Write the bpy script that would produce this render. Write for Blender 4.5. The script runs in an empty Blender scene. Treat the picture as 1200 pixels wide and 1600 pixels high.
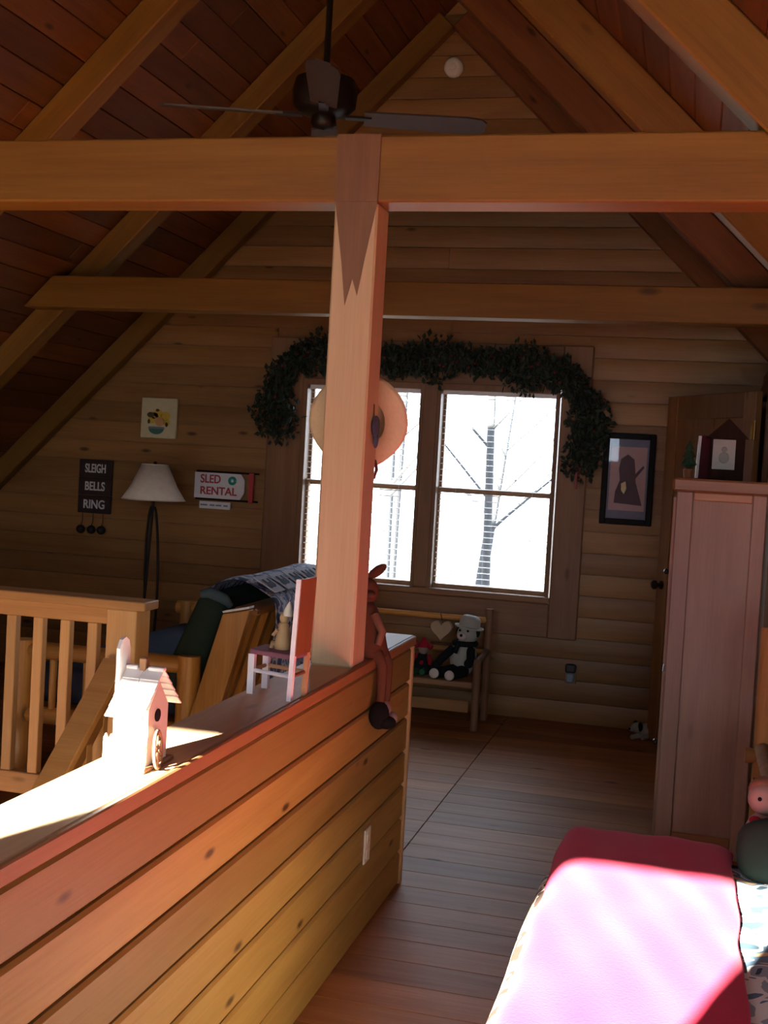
import bpy, bmesh, math, random
from mathutils import Vector, Matrix, Euler
random.seed(7)
S = bpy.context.scene
COL = S.collection
R = math.radians

# ------------------------------------------------------------------ camera
CAM_Z = 1.55
F_PX = 1879.1
yaw, pitch, roll = R(14.35), R(-2.305), R(3.237)
d = Vector((-math.sin(yaw)*math.cos(pitch), math.cos(yaw)*math.cos(pitch), math.sin(pitch)))
r = Vector((math.cos(yaw), math.sin(yaw), 0))
u = r.cross(d)
r2 = math.cos(roll)*r + math.sin(roll)*u
u2 = -math.sin(roll)*r + math.cos(roll)*u
cam_d = bpy.data.cameras.new('camera')
cam = bpy.data.objects.new('camera', cam_d); COL.objects.link(cam)
cam.matrix_world = Matrix(((r2.x, u2.x, -d.x, 0), (r2.y, u2.y, -d.y, 0), (r2.z, u2.z, -d.z, CAM_Z), (0, 0, 0, 1)))
cam_d.sensor_fit = 'VERTICAL'; cam_d.sensor_height = 36.0
cam_d.lens = F_PX / 1600 * 36.0
cam_d.clip_start = 0.05; cam_d.clip_end = 200
S.camera = cam

# ------------------------------------------------------------------ world, sun, exposure
W = bpy.data.worlds.new('sky'); S.world = W; W.use_nodes = True
bg = W.node_tree.nodes['Background']
bg.inputs[0].default_value = (0.80, 0.90, 1.0, 1); bg.inputs[1].default_value = 2.6
sun_d = bpy.data.lights.new('sun', 'SUN'); sun = bpy.data.objects.new('sun', sun_d); COL.objects.link(sun)
SUN_DIR = Vector((0.30, 1.0, -0.476)).normalized()
sun.rotation_euler = SUN_DIR.to_track_quat('-Z', 'Y').to_euler()
sun_d.energy = 36.0; sun_d.color = (1.0, 0.90, 0.74); sun_d.angle = R(0.6)
vs = S.view_settings
vs.view_transform = 'Standard'; vs.look = 'None'; vs.gamma = 1.0; vs.use_curve_mapping = False
vs.exposure = 1.95
S.cycles.max_bounces = 10; S.cycles.diffuse_bounces = 5; S.cycles.transparent_max_bounces = 12
S.cycles.sample_clamp_indirect = 6.0

# ------------------------------------------------------------------ helpers
def rotm(x=0, y=0, z=0): return Euler((x, y, z)).to_matrix().to_4x4()
def tr(x, y, z): return Matrix.Translation((x, y, z))

class MB:
    """collects shapes into one mesh"""
    def __init__(s, M=None): s.v = []; s.f = []; s.M = M or Matrix.Identity(4)
    def add(s, vs, fs, M=None):
        T = s.M @ M if M is not None else s.M
        n = len(s.v)
        s.v += [tuple(T @ Vector(p)) for p in vs]
        s.f += [tuple(i + n for i in f) for f in fs]
        return s
    def box(s, x0, x1, y0, y1, z0, z1, M=None, b=0.0):
        if b <= 0:
            vs = [(x0,y0,z0),(x1,y0,z0),(x1,y1,z0),(x0,y1,z0),(x0,y0,z1),(x1,y0,z1),(x1,y1,z1),(x0,y1,z1)]
            return s.add(vs, [(0,3,2,1),(4,5,6,7),(0,1,5,4),(1,2,6,5),(2,3,7,6),(3,0,4,7)], M)
        bm = bmesh.new(); bmesh.ops.create_cube(bm, size=1)
        for w in bm.verts:
            w.co = Vector(((x0+x1)/2 + w.co.x*(x1-x0), (y0+y1)/2 + w.co.y*(y1-y0), (z0+z1)/2 + w.co.z*(z1-z0)))
        bmesh.ops.bevel(bm, geom=bm.edges[:], offset=b, segments=1 if b < 0.012 else 3, profile=.5, affect='EDGES')
        return s.bm(bm, M)
    def bm(s, bm, M=None):
        bm.verts.index_update()
        s.add([w.co[:] for w in bm.verts], [tuple(w.index for w in f.verts) for f in bm.faces], M); bm.free(); return s
    def beam(s, p, q, w, h, up=(0,0,1), M=None, b=0.0):
        """box from p to q, width w (sideways), height h (towards up), centred"""
        p, q = Vector(p), Vector(q); x = (q-p).normalized(); upv = Vector(up)
        y = upv.cross(x).normalized(); z = x.cross(y)
        T = Matrix(((x.x,y.x,z.x,p.x),(x.y,y.y,z.y,p.y),(x.z,y.z,z.z,p.z),(0,0,0,1)))
        return s.box(0, (q-p).length, -w/2, w/2, -h/2, h/2, (M @ T) if M is not None else T, b)
    def tube(s, pts, rad, n=10, M=None, caps=True):
        pts = [Vector(p) for p in pts]
        if not isinstance(rad, (list, tuple)): rad = [rad]*len(pts)
        vs = []; fs = []; ref = None
        for i, p in enumerate(pts):
            t = (pts[min(i+1, len(pts)-1)] - pts[max(i-1, 0)]).normalized()
            if ref is None: ref = Vector((0,0,1)) if abs(t.z) < .9 else Vector((1,0,0))
            a = (ref - t*ref.dot(t)).normalized(); b = t.cross(a); ref = a
            for k in range(n):
                an = 2*math.pi*k/n
                vs.append(tuple(p + (a*math.cos(an) + b*math.sin(an))*rad[i]))
        for i in range(len(pts)-1):
            for k in range(n):
                k2 = (k+1) % n
                fs.append((i*n+k, i*n+k2, (i+1)*n+k2, (i+1)*n+k))
        if caps:
            fs.append(tuple(range(n))[::-1]); fs.append(tuple((len(pts)-1)*n+k for k in range(n)))
        return s.add(vs, fs, M)
    def lathe(s, prof, n=20, M=None, caps=True):
        """profile of (radius, z) about Z"""
        vs = [(rr*math.cos(2*math.pi*k/n), rr*math.sin(2*math.pi*k/n), z) for rr, z in prof for k in range(n)]
        fs = []
        for i in range(len(prof)-1):
            for k in range(n):
                k2 = (k+1) % n
                fs.append((i*n+k, i*n+k2, (i+1)*n+k2, (i+1)*n+k))
        if caps:
            fs.append(tuple(range(n))[::-1]); fs.append(tuple((len(prof)-1)*n+k for k in range(n)))
        return s.add(vs, fs, M)
    def ball(s, c, rx, ry=None, rz=None, n=12, m=8, M=None, rot=None):
        ry = ry or rx; rz = rz or rx
        T = tr(*c) @ (rot if rot is not None else Matrix.Identity(4)) @ Matrix.Diagonal((rx, ry, rz, 1))
        vs = [(0,0,-1)]; fs = []
        for i in range(1, m):
            a = -math.pi/2 + math.pi*i/m
            vs += [(math.cos(a)*math.cos(2*math.pi*k/n), math.cos(a)*math.sin(2*math.pi*k/n), math.sin(a)) for k in range(n)]
        vs.append((0,0,1)); L = len(vs)-1
        for k in range(n):
            k2 = (k+1) % n
            fs.append((0, 1+k2, 1+k)); fs.append((L, L-n+k, L-n+k2))
            for i in range(m-2):
                fs.append((1+i*n+k, 1+i*n+k2, 1+(i+1)*n+k2, 1+(i+1)*n+k))
        return s.add(vs, fs, (M @ T) if M is not None else T)
    def prism(s, poly, a0, a1, axis='Y', M=None):
        """polygon extruded along an axis; poly in the two other axes (x,z) / (y,z) / (x,y)"""
        def P(p, a): return (p[0], a, p[1]) if axis == 'Y' else ((a, p[0], p[1]) if axis == 'X' else (p[0], p[1], a))
        n = len(poly)
        vs = [P(p, a0) for p in poly] + [P(p, a1) for p in poly]
        fs = [tuple(range(n)), tuple(range(n, 2*n))[::-1]] + [(i, i+n, (i+1) % n+n, (i+1) % n) for i in range(n)]
        return s.add(vs, fs, M)

ROOT = {}
def obj(name, mb, mat, parent=None, smooth=False, origin=None, sub=0, bev=0, kind=None):
    me = bpy.data.meshes.new(name)
    o = bpy.data.objects.new(name, me); COL.objects.link(o)
    off = Vector(origin) if origin is not None else (ROOT[parent.name] if parent is not None else Vector((0,0,0)))
    me.from_pydata([tuple(Vector(p)-off) for p in mb.v], [], mb.f)
    me.materials.append(mat)
    bm = bmesh.new(); bm.from_mesh(me); bmesh.ops.recalc_face_normals(bm, faces=bm.faces[:]); bm.to_mesh(me); bm.free()
    if smooth:
        for p in me.polygons: p.use_smooth = True
        if not sub: me.set_sharp_from_angle(angle=R(55))
    ROOT[o.name] = off
    if parent is not None:
        o.parent = parent; o.location = off - ROOT[parent.name]
    else: o.location = off
    if bev:
        m = o.modifiers.new('bevel', 'BEVEL'); m.width = bev; m.segments = 2; m.limit_method = 'ANGLE'
    if sub:
        m = o.modifiers.new('sub', 'SUBSURF'); m.levels = sub; m.render_levels = sub
    if kind: o['kind'] = kind
    return o
def tag(o, label, cat, group=None):
    o['label'] = label; o['category'] = cat
    if group: o['group'] = group
    return o
def thing(name, loc, label, cat, group=None):
    o = bpy.data.objects.new(name, None); COL.objects.link(o); o.location = loc
    o.empty_display_size = .05
    ROOT[o.name] = Vector(loc)
    return tag(o, label, cat, group)
def struct(name, mb, mat, **k):
    o = obj(name, mb, mat, **k); o['kind'] = 'structure'; return o
def setting(name, loc=(0,0,0)):
    o = bpy.data.objects.new(name, None); COL.objects.link(o); o.location = loc
    ROOT[o.name] = Vector(loc); o['kind'] = 'structure'; return o
def text_mesh(body, size, mat, name, parent, M, depth=.003, sx=1.0, bold=0.0):
    cu = bpy.data.curves.new(name, 'FONT'); cu.body = body; cu.size = size; cu.extrude = depth
    cu.align_x = 'CENTER'; cu.align_y = 'CENTER'; cu.offset = bold
    t = bpy.data.objects.new('tmp', cu); COL.objects.link(t)
    dg = bpy.context.evaluated_depsgraph_get()
    me = t.evaluated_get(dg).to_mesh()
    vs = [v.co.copy() for v in me.vertices]; fs = [tuple(p.vertices) for p in me.polygons]
    t.evaluated_get(dg).to_mesh_clear(); bpy.data.objects.remove(t); bpy.data.curves.remove(cu)
    mb = MB(M @ Matrix.Diagonal((sx, 1, 1, 1))); mb.add([v[:] for v in vs], fs)
    return obj(name, mb, mat, parent)
WALLM = lambda x, y, z: tr(x, y, z) @ rotm(R(90), 0, 0)     # text / print plane facing the camera side (-y)

# ------------------------------------------------------------------ materials
def mat_new(name):
    m = bpy.data.materials.new(name); m.use_nodes = True
    nt = m.node_tree; return m, nt, nt.nodes['Principled BSDF']
def plain(name, col, rough=.6, metal=0.0, spec=.5, var=.12, scale=30, sheen=0.0, bump=0.0):
    m, nt, b = mat_new(name); N = nt.nodes; L = nt.links
    tc = N.new('ShaderNodeTexCoord'); nz = N.new('ShaderNodeTexNoise'); nz.inputs['Scale'].default_value = scale; nz.inputs['Detail'].default_value = 4
    L.new(tc.outputs['Object'], nz.inputs['Vector'])
    mx = N.new('ShaderNodeMix'); mx.data_type = 'RGBA'
    L.new(nz.outputs['Fac'], mx.inputs['Factor'])
    mx.inputs['A'].default_value = (*[c*(1-var) for c in col], 1); mx.inputs['B'].default_value = (*[min(1, c*(1+var)) for c in col], 1)
    L.new(mx.outputs['Result'], b.inputs['Base Color'])
    b.inputs['Roughness'].default_value = rough; b.inputs['Metallic'].default_value = metal
    b.inputs['Specular IOR Level'].default_value = spec
    if sheen: b.inputs['Sheen Weight'].default_value = sheen; b.inputs['Sheen Tint'].default_value = (1, .85, .9, 1)
    if bump:
        bp = N.new('ShaderNodeBump'); bp.inputs['Strength'].default_value = bump; bp.inputs['Distance'].default_value = .004
        L.new(nz.outputs['Fac'], bp.inputs['Height']); L.new(bp.outputs['Normal'], b.inputs['Normal'])
    return m
def wood(name, light, dark, axis='X', rough=.5, knots=.8, spec=.4, tone=.25, knot_scale=1.0, grain=1.0):
    """pine: long grain along a local axis, fine pores, round knots, board-to-board tone from the object's random number"""
    m, nt, b = mat_new(name); N = nt.nodes; L = nt.links
    tc = N.new('ShaderNodeTexCoord'); oi = N.new('ShaderNodeObjectInfo')
    mul = N.new('ShaderNodeVectorMath'); mul.operation = 'MULTIPLY'; mul.inputs[1].default_value = (37.1, 53.7, 19.3)
    L.new(oi.outputs['Random'], mul.inputs[0])
    add = N.new('ShaderNodeVectorMath'); L.new(tc.outputs['Object'], add.inputs[0]); L.new(mul.outputs[0], add.inputs[1])
    def mapped(a, c):
        mp = N.new('ShaderNodeMapping'); sc = [c, c, c]; sc['XYZ'.index(axis)] = a
        mp.inputs['Scale'].default_value = sc; L.new(add.outputs[0], mp.inputs['Vector']); return mp
    n1 = N.new('ShaderNodeTexNoise'); n1.inputs['Scale'].default_value = 1; n1.inputs['Detail'].default_value = 5; n1.inputs['Distortion'].default_value = .6
    L.new(mapped(1.1, 13).outputs[0], n1.inputs['Vector'])
    n2 = N.new('ShaderNodeTexNoise'); n2.inputs['Scale'].default_value = 1; n2.inputs['Detail'].default_value = 3
    L.new(mapped(5, 140).outputs[0], n2.inputs['Vector'])
    rp = N.new('ShaderNodeValToRGB'); rp.color_ramp.elements[0].position = .32; rp.color_ramp.elements[1].position = .68
    rp.color_ramp.elements[0].color = (*dark, 1); rp.color_ramp.elements[1].color = (*light, 1)
    ma = N.new('ShaderNodeMath'); ma.operation = 'MULTIPLY_ADD'; ma.inputs[1].default_value = .35*grain; L.new(n2.outputs['Fac'], ma.inputs[0])
    mb_ = N.new('ShaderNodeMath'); mb_.operation = 'MULTIPLY_ADD'; mb_.inputs[1].default_value = .75; mb_.inputs[2].default_value = -.05
    L.new(n1.outputs['Fac'], mb_.inputs[0]); L.new(mb_.outputs[0], ma.inputs[2]); L.new(ma.outputs[0], rp.inputs['Fac'])
    vo = N.new('ShaderNodeTexVoronoi'); vo.inputs['Scale'].default_value = 1; vo.inputs['Randomness'].default_value = 1
    L.new(mapped(2.3*knot_scale, 6.5*knot_scale).outputs[0], vo.inputs['Vector'])
    kr = N.new('ShaderNodeMapRange'); kr.inputs['From Min'].default_value = .045; kr.inputs['From Max'].default_value = .11
    kr.inputs['To Min'].default_value = knots; kr.inputs['To Max'].default_value = 0
    L.new(vo.outputs['Distance'], kr.inputs['Value'])
    mx = N.new('ShaderNodeMix'); mx.data_type = 'RGBA'; L.new(kr.outputs[0], mx.inputs['Factor']); L.new(rp.outputs['Color'], mx.inputs['A'])
    mx.inputs['B'].default_value = (dark[0]*.14, dark[1]*.10, dark[2]*.10, 1)
    hs = N.new('ShaderNodeHueSaturation'); L.new(mx.outputs['Result'], hs.inputs['Color'])
    mr = N.new('ShaderNodeMapRange'); mr.inputs['To Min'].default_value = 1-tone; mr.inputs['To Max'].default_value = 1+tone*.7
    L.new(oi.outputs['Random'], mr.inputs['Value']); L.new(mr.outputs[0], hs.inputs['Value'])
    L.new(hs.outputs['Color'], b.inputs['Base Color'])
    b.inputs['Roughness'].default_value = rough; b.inputs['Specular IOR Level'].default_value = spec
    bp = N.new('ShaderNodeBump'); bp.inputs['Strength'].default_value = .12; bp.inputs['Distance'].default_value = .003
    L.new(n2.outputs['Fac'], bp.inputs['Height']); L.new(bp.outputs['Normal'], b.inputs['Normal'])
    return m
def patches(name, cols, scale=12, rough=.9, dist=1.0):
    """printed fabric: hard-edged colour areas"""
    m, nt, b = mat_new(name); N = nt.nodes; L = nt.links
    tc = N.new('ShaderNodeTexCoord'); nz = N.new('ShaderNodeTexNoise'); nz.inputs['Scale'].default_value = scale; nz.inputs['Detail'].default_value = 1.5; nz.inputs['Distortion'].default_value = dist
    L.new(tc.outputs['Object'], nz.inputs['Vector'])
    rp = N.new('ShaderNodeValToRGB'); rp.color_ramp.interpolation = 'CONSTANT'
    e = rp.color_ramp.elements; n = len(cols)
    for i, (p, c) in enumerate(cols):
        el = e[i] if i < 2 else e.new(p)
        el.position = p; el.color = (*c, 1)
    L.new(nz.outputs['Fac'], rp.inputs['Fac']); L.new(rp.outputs['Color'], b.inputs['Base Color'])
    b.inputs['Roughness'].default_value = rough; b.inputs['Specular IOR Level'].default_value = .15
    return m
def glass(name, tint=(.95,.97,1)):
    m, nt, b = mat_new(name); N = nt.nodes; L = nt.links; N.remove(b)
    out = N['Material Output']; t = N.new('ShaderNodeBsdfTransparent'); t.inputs[0].default_value = (*tint, 1)
    g = N.new('ShaderNodeBsdfGlossy'); g.inputs['Roughness'].default_value = .02
    fr = N.new('ShaderNodeFresnel'); fr.inputs['IOR'].default_value = 1.35
    mx = N.new('ShaderNodeMixShader'); L.new(fr.outputs[0], mx.inputs[0]); L.new(t.outputs[0], mx.inputs[1]); L.new(g.outputs[0], mx.inputs[2]); L.new(mx.outputs[0], out.inputs[0])
    return m

PINE_L, PINE_D = (.62, .33, .13), (.42, .19, .06)
M = dict(
    halfwall=wood('pine_half_wall', (.375,.25,.070), (.275,.165,.036), 'X', .5, .9, knot_scale=1.25),
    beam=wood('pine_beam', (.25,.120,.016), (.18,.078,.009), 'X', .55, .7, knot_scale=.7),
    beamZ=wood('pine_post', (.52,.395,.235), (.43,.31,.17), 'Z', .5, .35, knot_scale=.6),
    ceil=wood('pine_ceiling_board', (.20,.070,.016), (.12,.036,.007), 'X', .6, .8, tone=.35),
    back=wood('pine_siding', (.36,.19,.062), (.25,.12,.035), 'X', .45, .8, tone=.22),
    floor=wood('pine_floor', (.42,.175,.06), (.26,.095,.028), 'X', .52, .8, spec=.14, tone=.3),
    trim=wood('pine_trim', (.34,.185,.085), (.24,.115,.05), 'Z', .5, .5),
    trimX=wood('pine_trim_long', (.34,.185,.085), (.24,.115,.05), 'X', .5, .5),
    rail=wood('pine_railing', (.62,.36,.15), (.47,.25,.09), 'X', .45, .5),
    railZ=wood('pine_baluster', (.72,.47,.22), (.58,.34,.14), 'Z', .45, .5),
    oldlog=wood('matte_log', (.34,.19,.07), (.24,.12,.04), 'Z', .85, .4, spec=.08),
    log=wood('log_furniture', (.66,.34,.09), (.46,.20,.04), 'X', .35, .6, spec=.5),
    logZ=wood('log_furniture_upright', (.66,.34,.09), (.46,.20,.04), 'Z', .35, .6, spec=.5),
    ward=wood('cedar_panel', (.36,.22,.16), (.26,.145,.10), 'Z', .45, .25),
    wardX=wood('cedar_top', (.42,.20,.09), (.30,.12,.05), 'X', .4, .3),
    door=wood('pine_door', (.26,.125,.045), (.18,.075,.025), 'Z', .45, .4),
    orange=wood('varnished_back', (.27,.115,.042), (.21,.082,.03), 'Z', .4, .2),
    cap=wood('pine_ledge', (.62,.42,.26), (.50,.31,.18), 'X', .5, .4),
    brownwood=wood('weathered_brown', (.34,.19,.10), (.2,.1,.05), 'Z', .7, .3),
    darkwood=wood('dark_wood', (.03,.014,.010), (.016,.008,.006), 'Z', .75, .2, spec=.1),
    birdbody=plain('aged_white_paint', (.62,.56,.50), .7),
    white=plain('white_paint', (.80,.80,.80), .5), cream=plain('cream', (.78,.72,.60), .6),
    plate=plain('outlet_plate', (.80,.78,.66), .4), black=plain('black', (.008,.008,.008), .6, spec=.15),
    bronze=plain('dark_bronze', (.025,.022,.020), .4, .6), steel=plain('brushed_steel', (.5,.5,.5), .3, 1),
    brass=plain('brass', (.75,.48,.15), .25, 1), iron=plain('wrought_iron', (.02,.018,.018), .5, .5),
    fanblade=plain('fan_blade', (.06,.045,.035), .45), fanbody=plain('fan_housing', (.10,.07,.045), .4),
    shade=plain('linen_shade', (.90,.84,.72), .9), detector=plain('detector_plastic', (.75,.73,.66), .5),
    red=plain('red_fleece', (.54,.010,.055), .95, sheen=.085, spec=.1, var=.08, scale=160, bump=.25),
    green=plain('dark_green_canvas', (.022,.036,.028), .9, spec=.1, bump=.15), navy=plain('navy_canvas', (.03,.035,.06), .9, spec=.1),
    teal=plain('teal_canvas', (.07,.11,.13), .9, spec=.1),
    quilt=patches('bear_quilt', [(0,(.04,.07,.09)),(.40,(.30,.36,.42)),(.48,(.75,.75,.72)),(.55,(.12,.20,.28)),(.64,(.62,.45,.25))], 9),
    throw=patches('bear_throw', [(0,(.05,.06,.13)),(.42,(.28,.30,.42)),(.5,(.55,.55,.62)),(.57,(.12,.14,.26)),(.66,(.45,.42,.40))], 14),
    tapestry=patches('woven_throw', [(0,(.06,.04,.03)),(.45,(.75,.70,.60)),(.55,(.40,.25,.12)),(.62,(.12,.14,.10))], 16),
    throwpale=plain('throw_pale_weave', (.50,.50,.56), .95, spec=.05, bump=.3, scale=120),
    signboard=plain('barn_red_black', (.030,.012,.012), .6), letter=plain('sign_letter', (.72,.72,.70), .7),
    slwhite=plain('sled_white', (.80,.80,.84), .6), slred=plain('sled_red', (.50,.05,.06), .6), slteal=plain('wreath_teal', (.03,.36,.28), .6),
    canvas=plain('canvas_cream', (.66,.60,.38), .8), yellow=plain('petal_yellow', (.70,.50,.06), .8), leafd=plain('painted_leaf', (.10,.07,.02), .8), bowl=plain('painted_bowl', (.05,.17,.15), .8), peach=plain('painted_peach', (.62,.34,.14), .8),
    matgrey=plain('print_mat', (.22,.24,.30), .7), printbg=plain('print_ground', (.60,.40,.36), .7), printfig=plain('print_figure', (.12,.08,.09), .7), printlt=plain('print_light', (.75,.62,.30), .7),
    garland=plain('garland_leaf', (.020,.035,.018), .7, var=.5, scale=12), stem=plain('garland_stem', (.05,.03,.015), .8), berry=plain('berry', (.25,.02,.02), .4),
    straw=plain('straw', (.66,.50,.30), .8, bump=.3, scale=80), ribbon=plain('blue_ribbon', (.05,.08,.14), .6),
    cloth_b=plain('brown_cloth', (.12,.05,.028), .95, spec=.1, bump=.2), cloth_t=plain('tan_cloth', (.24,.12,.075), .95, spec=.1), boot=plain('black_felt', (.012,.011,.011), .95, spec=.1), pink=plain('pink_cloth', (.30,.22,.18), .9),
    plushg=plain('grey_plush', (.42,.42,.36), .95, spec=.05, bump=.4, scale=90), plushb=plain('black_plush', (.015,.016,.018), .95, spec=.05, bump=.4, scale=90), plushw=plain('pale_plush', (.66,.60,.55), .95, spec=.05, bump=.4, scale=90),
    plushr=plain('red_felt', (.32,.02,.035), .95, spec=.05), plushgr=plain('green_felt', (.02,.12,.05), .95), heart=plain('tan_plush', (.46,.34,.22), .95),
    book=plain('maroon_book', (.07,.010,.014), .7, spec=.15), page=plain('page_edge', (.62,.60,.58), .7), photo=plain('photo_paper', (.34,.36,.34), .5), photog=plain('photo_subject', (.22,.27,.24), .5),
    fir=plain('toy_fir', (.02,.06,.025), .9), pot=plain('terracotta', (.30,.11,.045), .8),
    purple=plain('plum_seat', (.22,.09,.13), .7), chairw=plain('chair_white', (.78,.80,.84), .5), figure=plain('figurine_tan', (.50,.33,.16), .7), ivory=plain('figurine_white', (.82,.76,.62), .6),
    glass=glass('window_glass'), slat=plain('blind_slat', (.86,.86,.86), .5), ironk=plain('door_knob', (.03,.025,.02), .35, .7),
    nightd=plain('freshener_top', (.02,.018,.03), .5), nightb=plain('freshener_base', (.22,.30,.36), .4),
    snow=plain('forest_floor', (.15,.13,.11), .9, scale=2), bark=plain('grey_bark', (.031,.034,.038), .9, var=.3), outwall=plain('lower_wall', (.34,.18,.07), .7),
    bell=plain('rusty_bell', (.03,.02,.02), .6, .4),
)

# ------------------------------------------------------------------ room constants
YB = 7.52           # back wall
YR = -1.0           # gable wall behind the camera
XH = -0.963         # face of the half wall
def zl(x): return x + 5.91          # rafter underside plane, left
def zr(x): return 2.655 - x         # rafter underside plane, right
OL, ORR = .185, .245                # ceiling boards above those planes (vertical)
XAP = (2.655+ORR - 5.91-OL)/2; ZAP = XAP + 5.91 + OL
def zroof(x): return min(x + 5.91 + OL, 2.655 + ORR - x)

def board(name, L, h, t, mat, parent, M4, b=.005, bulge=0.0):
    """a board: local x = length, y = thickness (face towards -y), z = height, its own mesh; origin at its centre"""
    mb = MB()
    if bulge:
        n = 6; poly = []
        for i in range(n+1):
            a = i/n; zz = -h/2 + h*a
            poly.append((-t/2 - bulge*(1-(2*a-1)**2), zz))
        poly += [(t/2, h/2), (t/2, -h/2)]
        mb.prism(poly, -L/2, L/2, 'X')
    else:
        mb.box(-L/2, L/2, -t/2, t/2, -h/2, h/2, b=b)
    me = bpy.data.meshes.new(name); o = bpy.data.objects.new(name, me); COL.objects.link(o)
    me.from_pydata(mb.v, [], mb.f); me.materials.append(mat)
    bm = bmesh.new(); bm.from_mesh(me); bmesh.ops.recalc_face_normals(bm, faces=bm.faces[:]); bm.to_mesh(me); bm.free()
    if bulge:
        for p in me.polygons: p.use_smooth = True
        me.set_sharp_from_angle(angle=R(40))
    o.parent = parent; o.matrix_local = tr(*(-ROOT[parent.name])) @ M4
    ROOT[o.name] = ROOT[parent.name]
    return o

# ------------------------------------------------------------------ back wall of half-log siding, cut around the window
wb = setting('wall_back', (0, YB, 0))
WX0, WX1, WZ0, WZ1 = -2.74, -.645, .52, 2.34     # outer edge of the window casing
H = .1335; z = 0.0
while z < ZAP:
    z1 = min(z+H, ZAP); zc = (z+z1)/2
    xa = max(zc - 5.91 - OL - .15, -6.2); xb = min(2.655 + ORR - zc + .15, 2.9)
    if xb - xa < .1: break
    spans = [(xa, xb)]
    if zc > WZ0 and zc < WZ1: spans = [(xa, WX0+.03), (WX1-.03, xb)]
    for p, q in spans:
        # split long courses at staggered joints
        cuts = [p]; L = q-p
        if L > 3.2: cuts.append(p + L*random.uniform(.35, .65))
        cuts.append(q)
        for a, c in zip(cuts[:-1], cuts[1:]):
            board('siding_board', c-a-.002, H-.004, .02, M['back'], wb, tr((a+c)/2, YB+.008, zc), bulge=.005)
    z += H
# backing, sealed against light, split around the opening
mb = MB()
mb.box(-6.6, WX0+.1, YB+.02, YB+.16, -.2, 4.8); mb.box(WX1-.1, 3.2, YB+.02, YB+.16, -.2, 4.8)
mb.box(WX0+.1, WX1-.1, YB+.02, YB+.16, -.2, .70); mb.box(WX0+.1, WX1-.1, YB+.02, YB+.16, 2.12, 4.8)
obj('wall_core', mb, M['outwall'], wb)

# ------------------------------------------------------------------ window unit in the back wall
win = setting('window_1', (-1.7, YB, .77))
GZ0, GZ1 = .775, 2.04
units = ((-2.475, -1.72), (-1.585, -.855))
mb = MB()
mb.box(WX0, -2.475-.03, YB-.035, YB+.02, WZ0, WZ1, b=.006)
obj('casing', mb, M['trim'], win)
mb = MB(); mb.box(-.855+.03, WX1, YB-.035, YB+.02, WZ0, WZ1, b=.006); obj('casing', mb, M['trim'], win)
mb = MB(); mb.box(-2.505, -.825, YB-.033, YB+.02, 2.075, WZ1-.002, b=.006); obj('head_casing', mb, M['trimX'], win)
mb = MB(); mb.box(-2.505, -.825, YB-.033, YB+.02, WZ0+.002, .735, b=.006); obj('apron', mb, M['trimX'], win)
mb = MB(); mb.box(-2.505, -.825, YB-.05, YB+.10, .735, .775, b=.006); obj('sill', mb, M['trimX'], win)
mb = MB(); mb.box(-1.70, -1.605, YB-.033, YB+.10, .775, 2.075, b=.006); obj('mullion', mb, M['trim'], win)
for i, (a, c) in enumerate(units):
    # jamb liner
    mb = MB()
    mb.box(a-.03, a, YB-.03, YB+.14, GZ0, GZ1+.035); mb.box(c, c+.022, YB-.03, YB+.14, GZ0, GZ1+.035); mb.box(a, c, YB-.03, YB+.14, GZ1, GZ1+.035)
    obj('jamb', mb, M['trim'], win)
    zm = 1.405
    for nm, z0, z1, yo in (('upper_sash', zm-.018, GZ1, YB+.075), ('lower_sash', GZ0, zm+.018, YB+.045)):
        mb = MB(); t = .026
        mb.box(a, a+t*.6, yo, yo+.03, z0, z1); mb.box(c-t*.6, c, yo, yo+.03, z0, z1)
        mb.box(a+t*.6, c-t*.6, yo, yo+.03, z0, z0+t); mb.box(a+t*.6, c-t*.6, yo, yo+.03, z1-t*.8, z1)
        s_ = obj(nm, mb, M['trim'], win)
        mb = MB(); mb.box(a+t*.5, c-t*.5, yo+.012, yo+.016, z0+t*.8, z1-t*.7); obj('pane', mb, M['glass'], s_)
    # mini blind: head rail and slats turned open
    mb = MB(); mb.box(a+.008, c-.008, YB+.0, YB+.028, GZ1-.028, GZ1-.002); bl = obj('blind', mb, M['slat'], win)
    zz = GZ1-.05; k = 0
    while zz > GZ0+.03:
        mb = MB(tr((a+c)/2, YB+.014, zz) @ rotm(R(9), 0, 0)); mb.box(-(c-a)/2+.012, (c-a)/2-.012, -.0115, .0115, -.0005, .0005)
        obj('slat', mb, M['slat'], bl); zz -= .038
    for xx in (a+.12, c-.12):
        mb = MB(); mb.tube([(xx, YB+.014, GZ1-.03), (xx, YB+.014, GZ0+.03)], .0008, 4); obj('cord', mb, M['slat'], bl)

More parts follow.
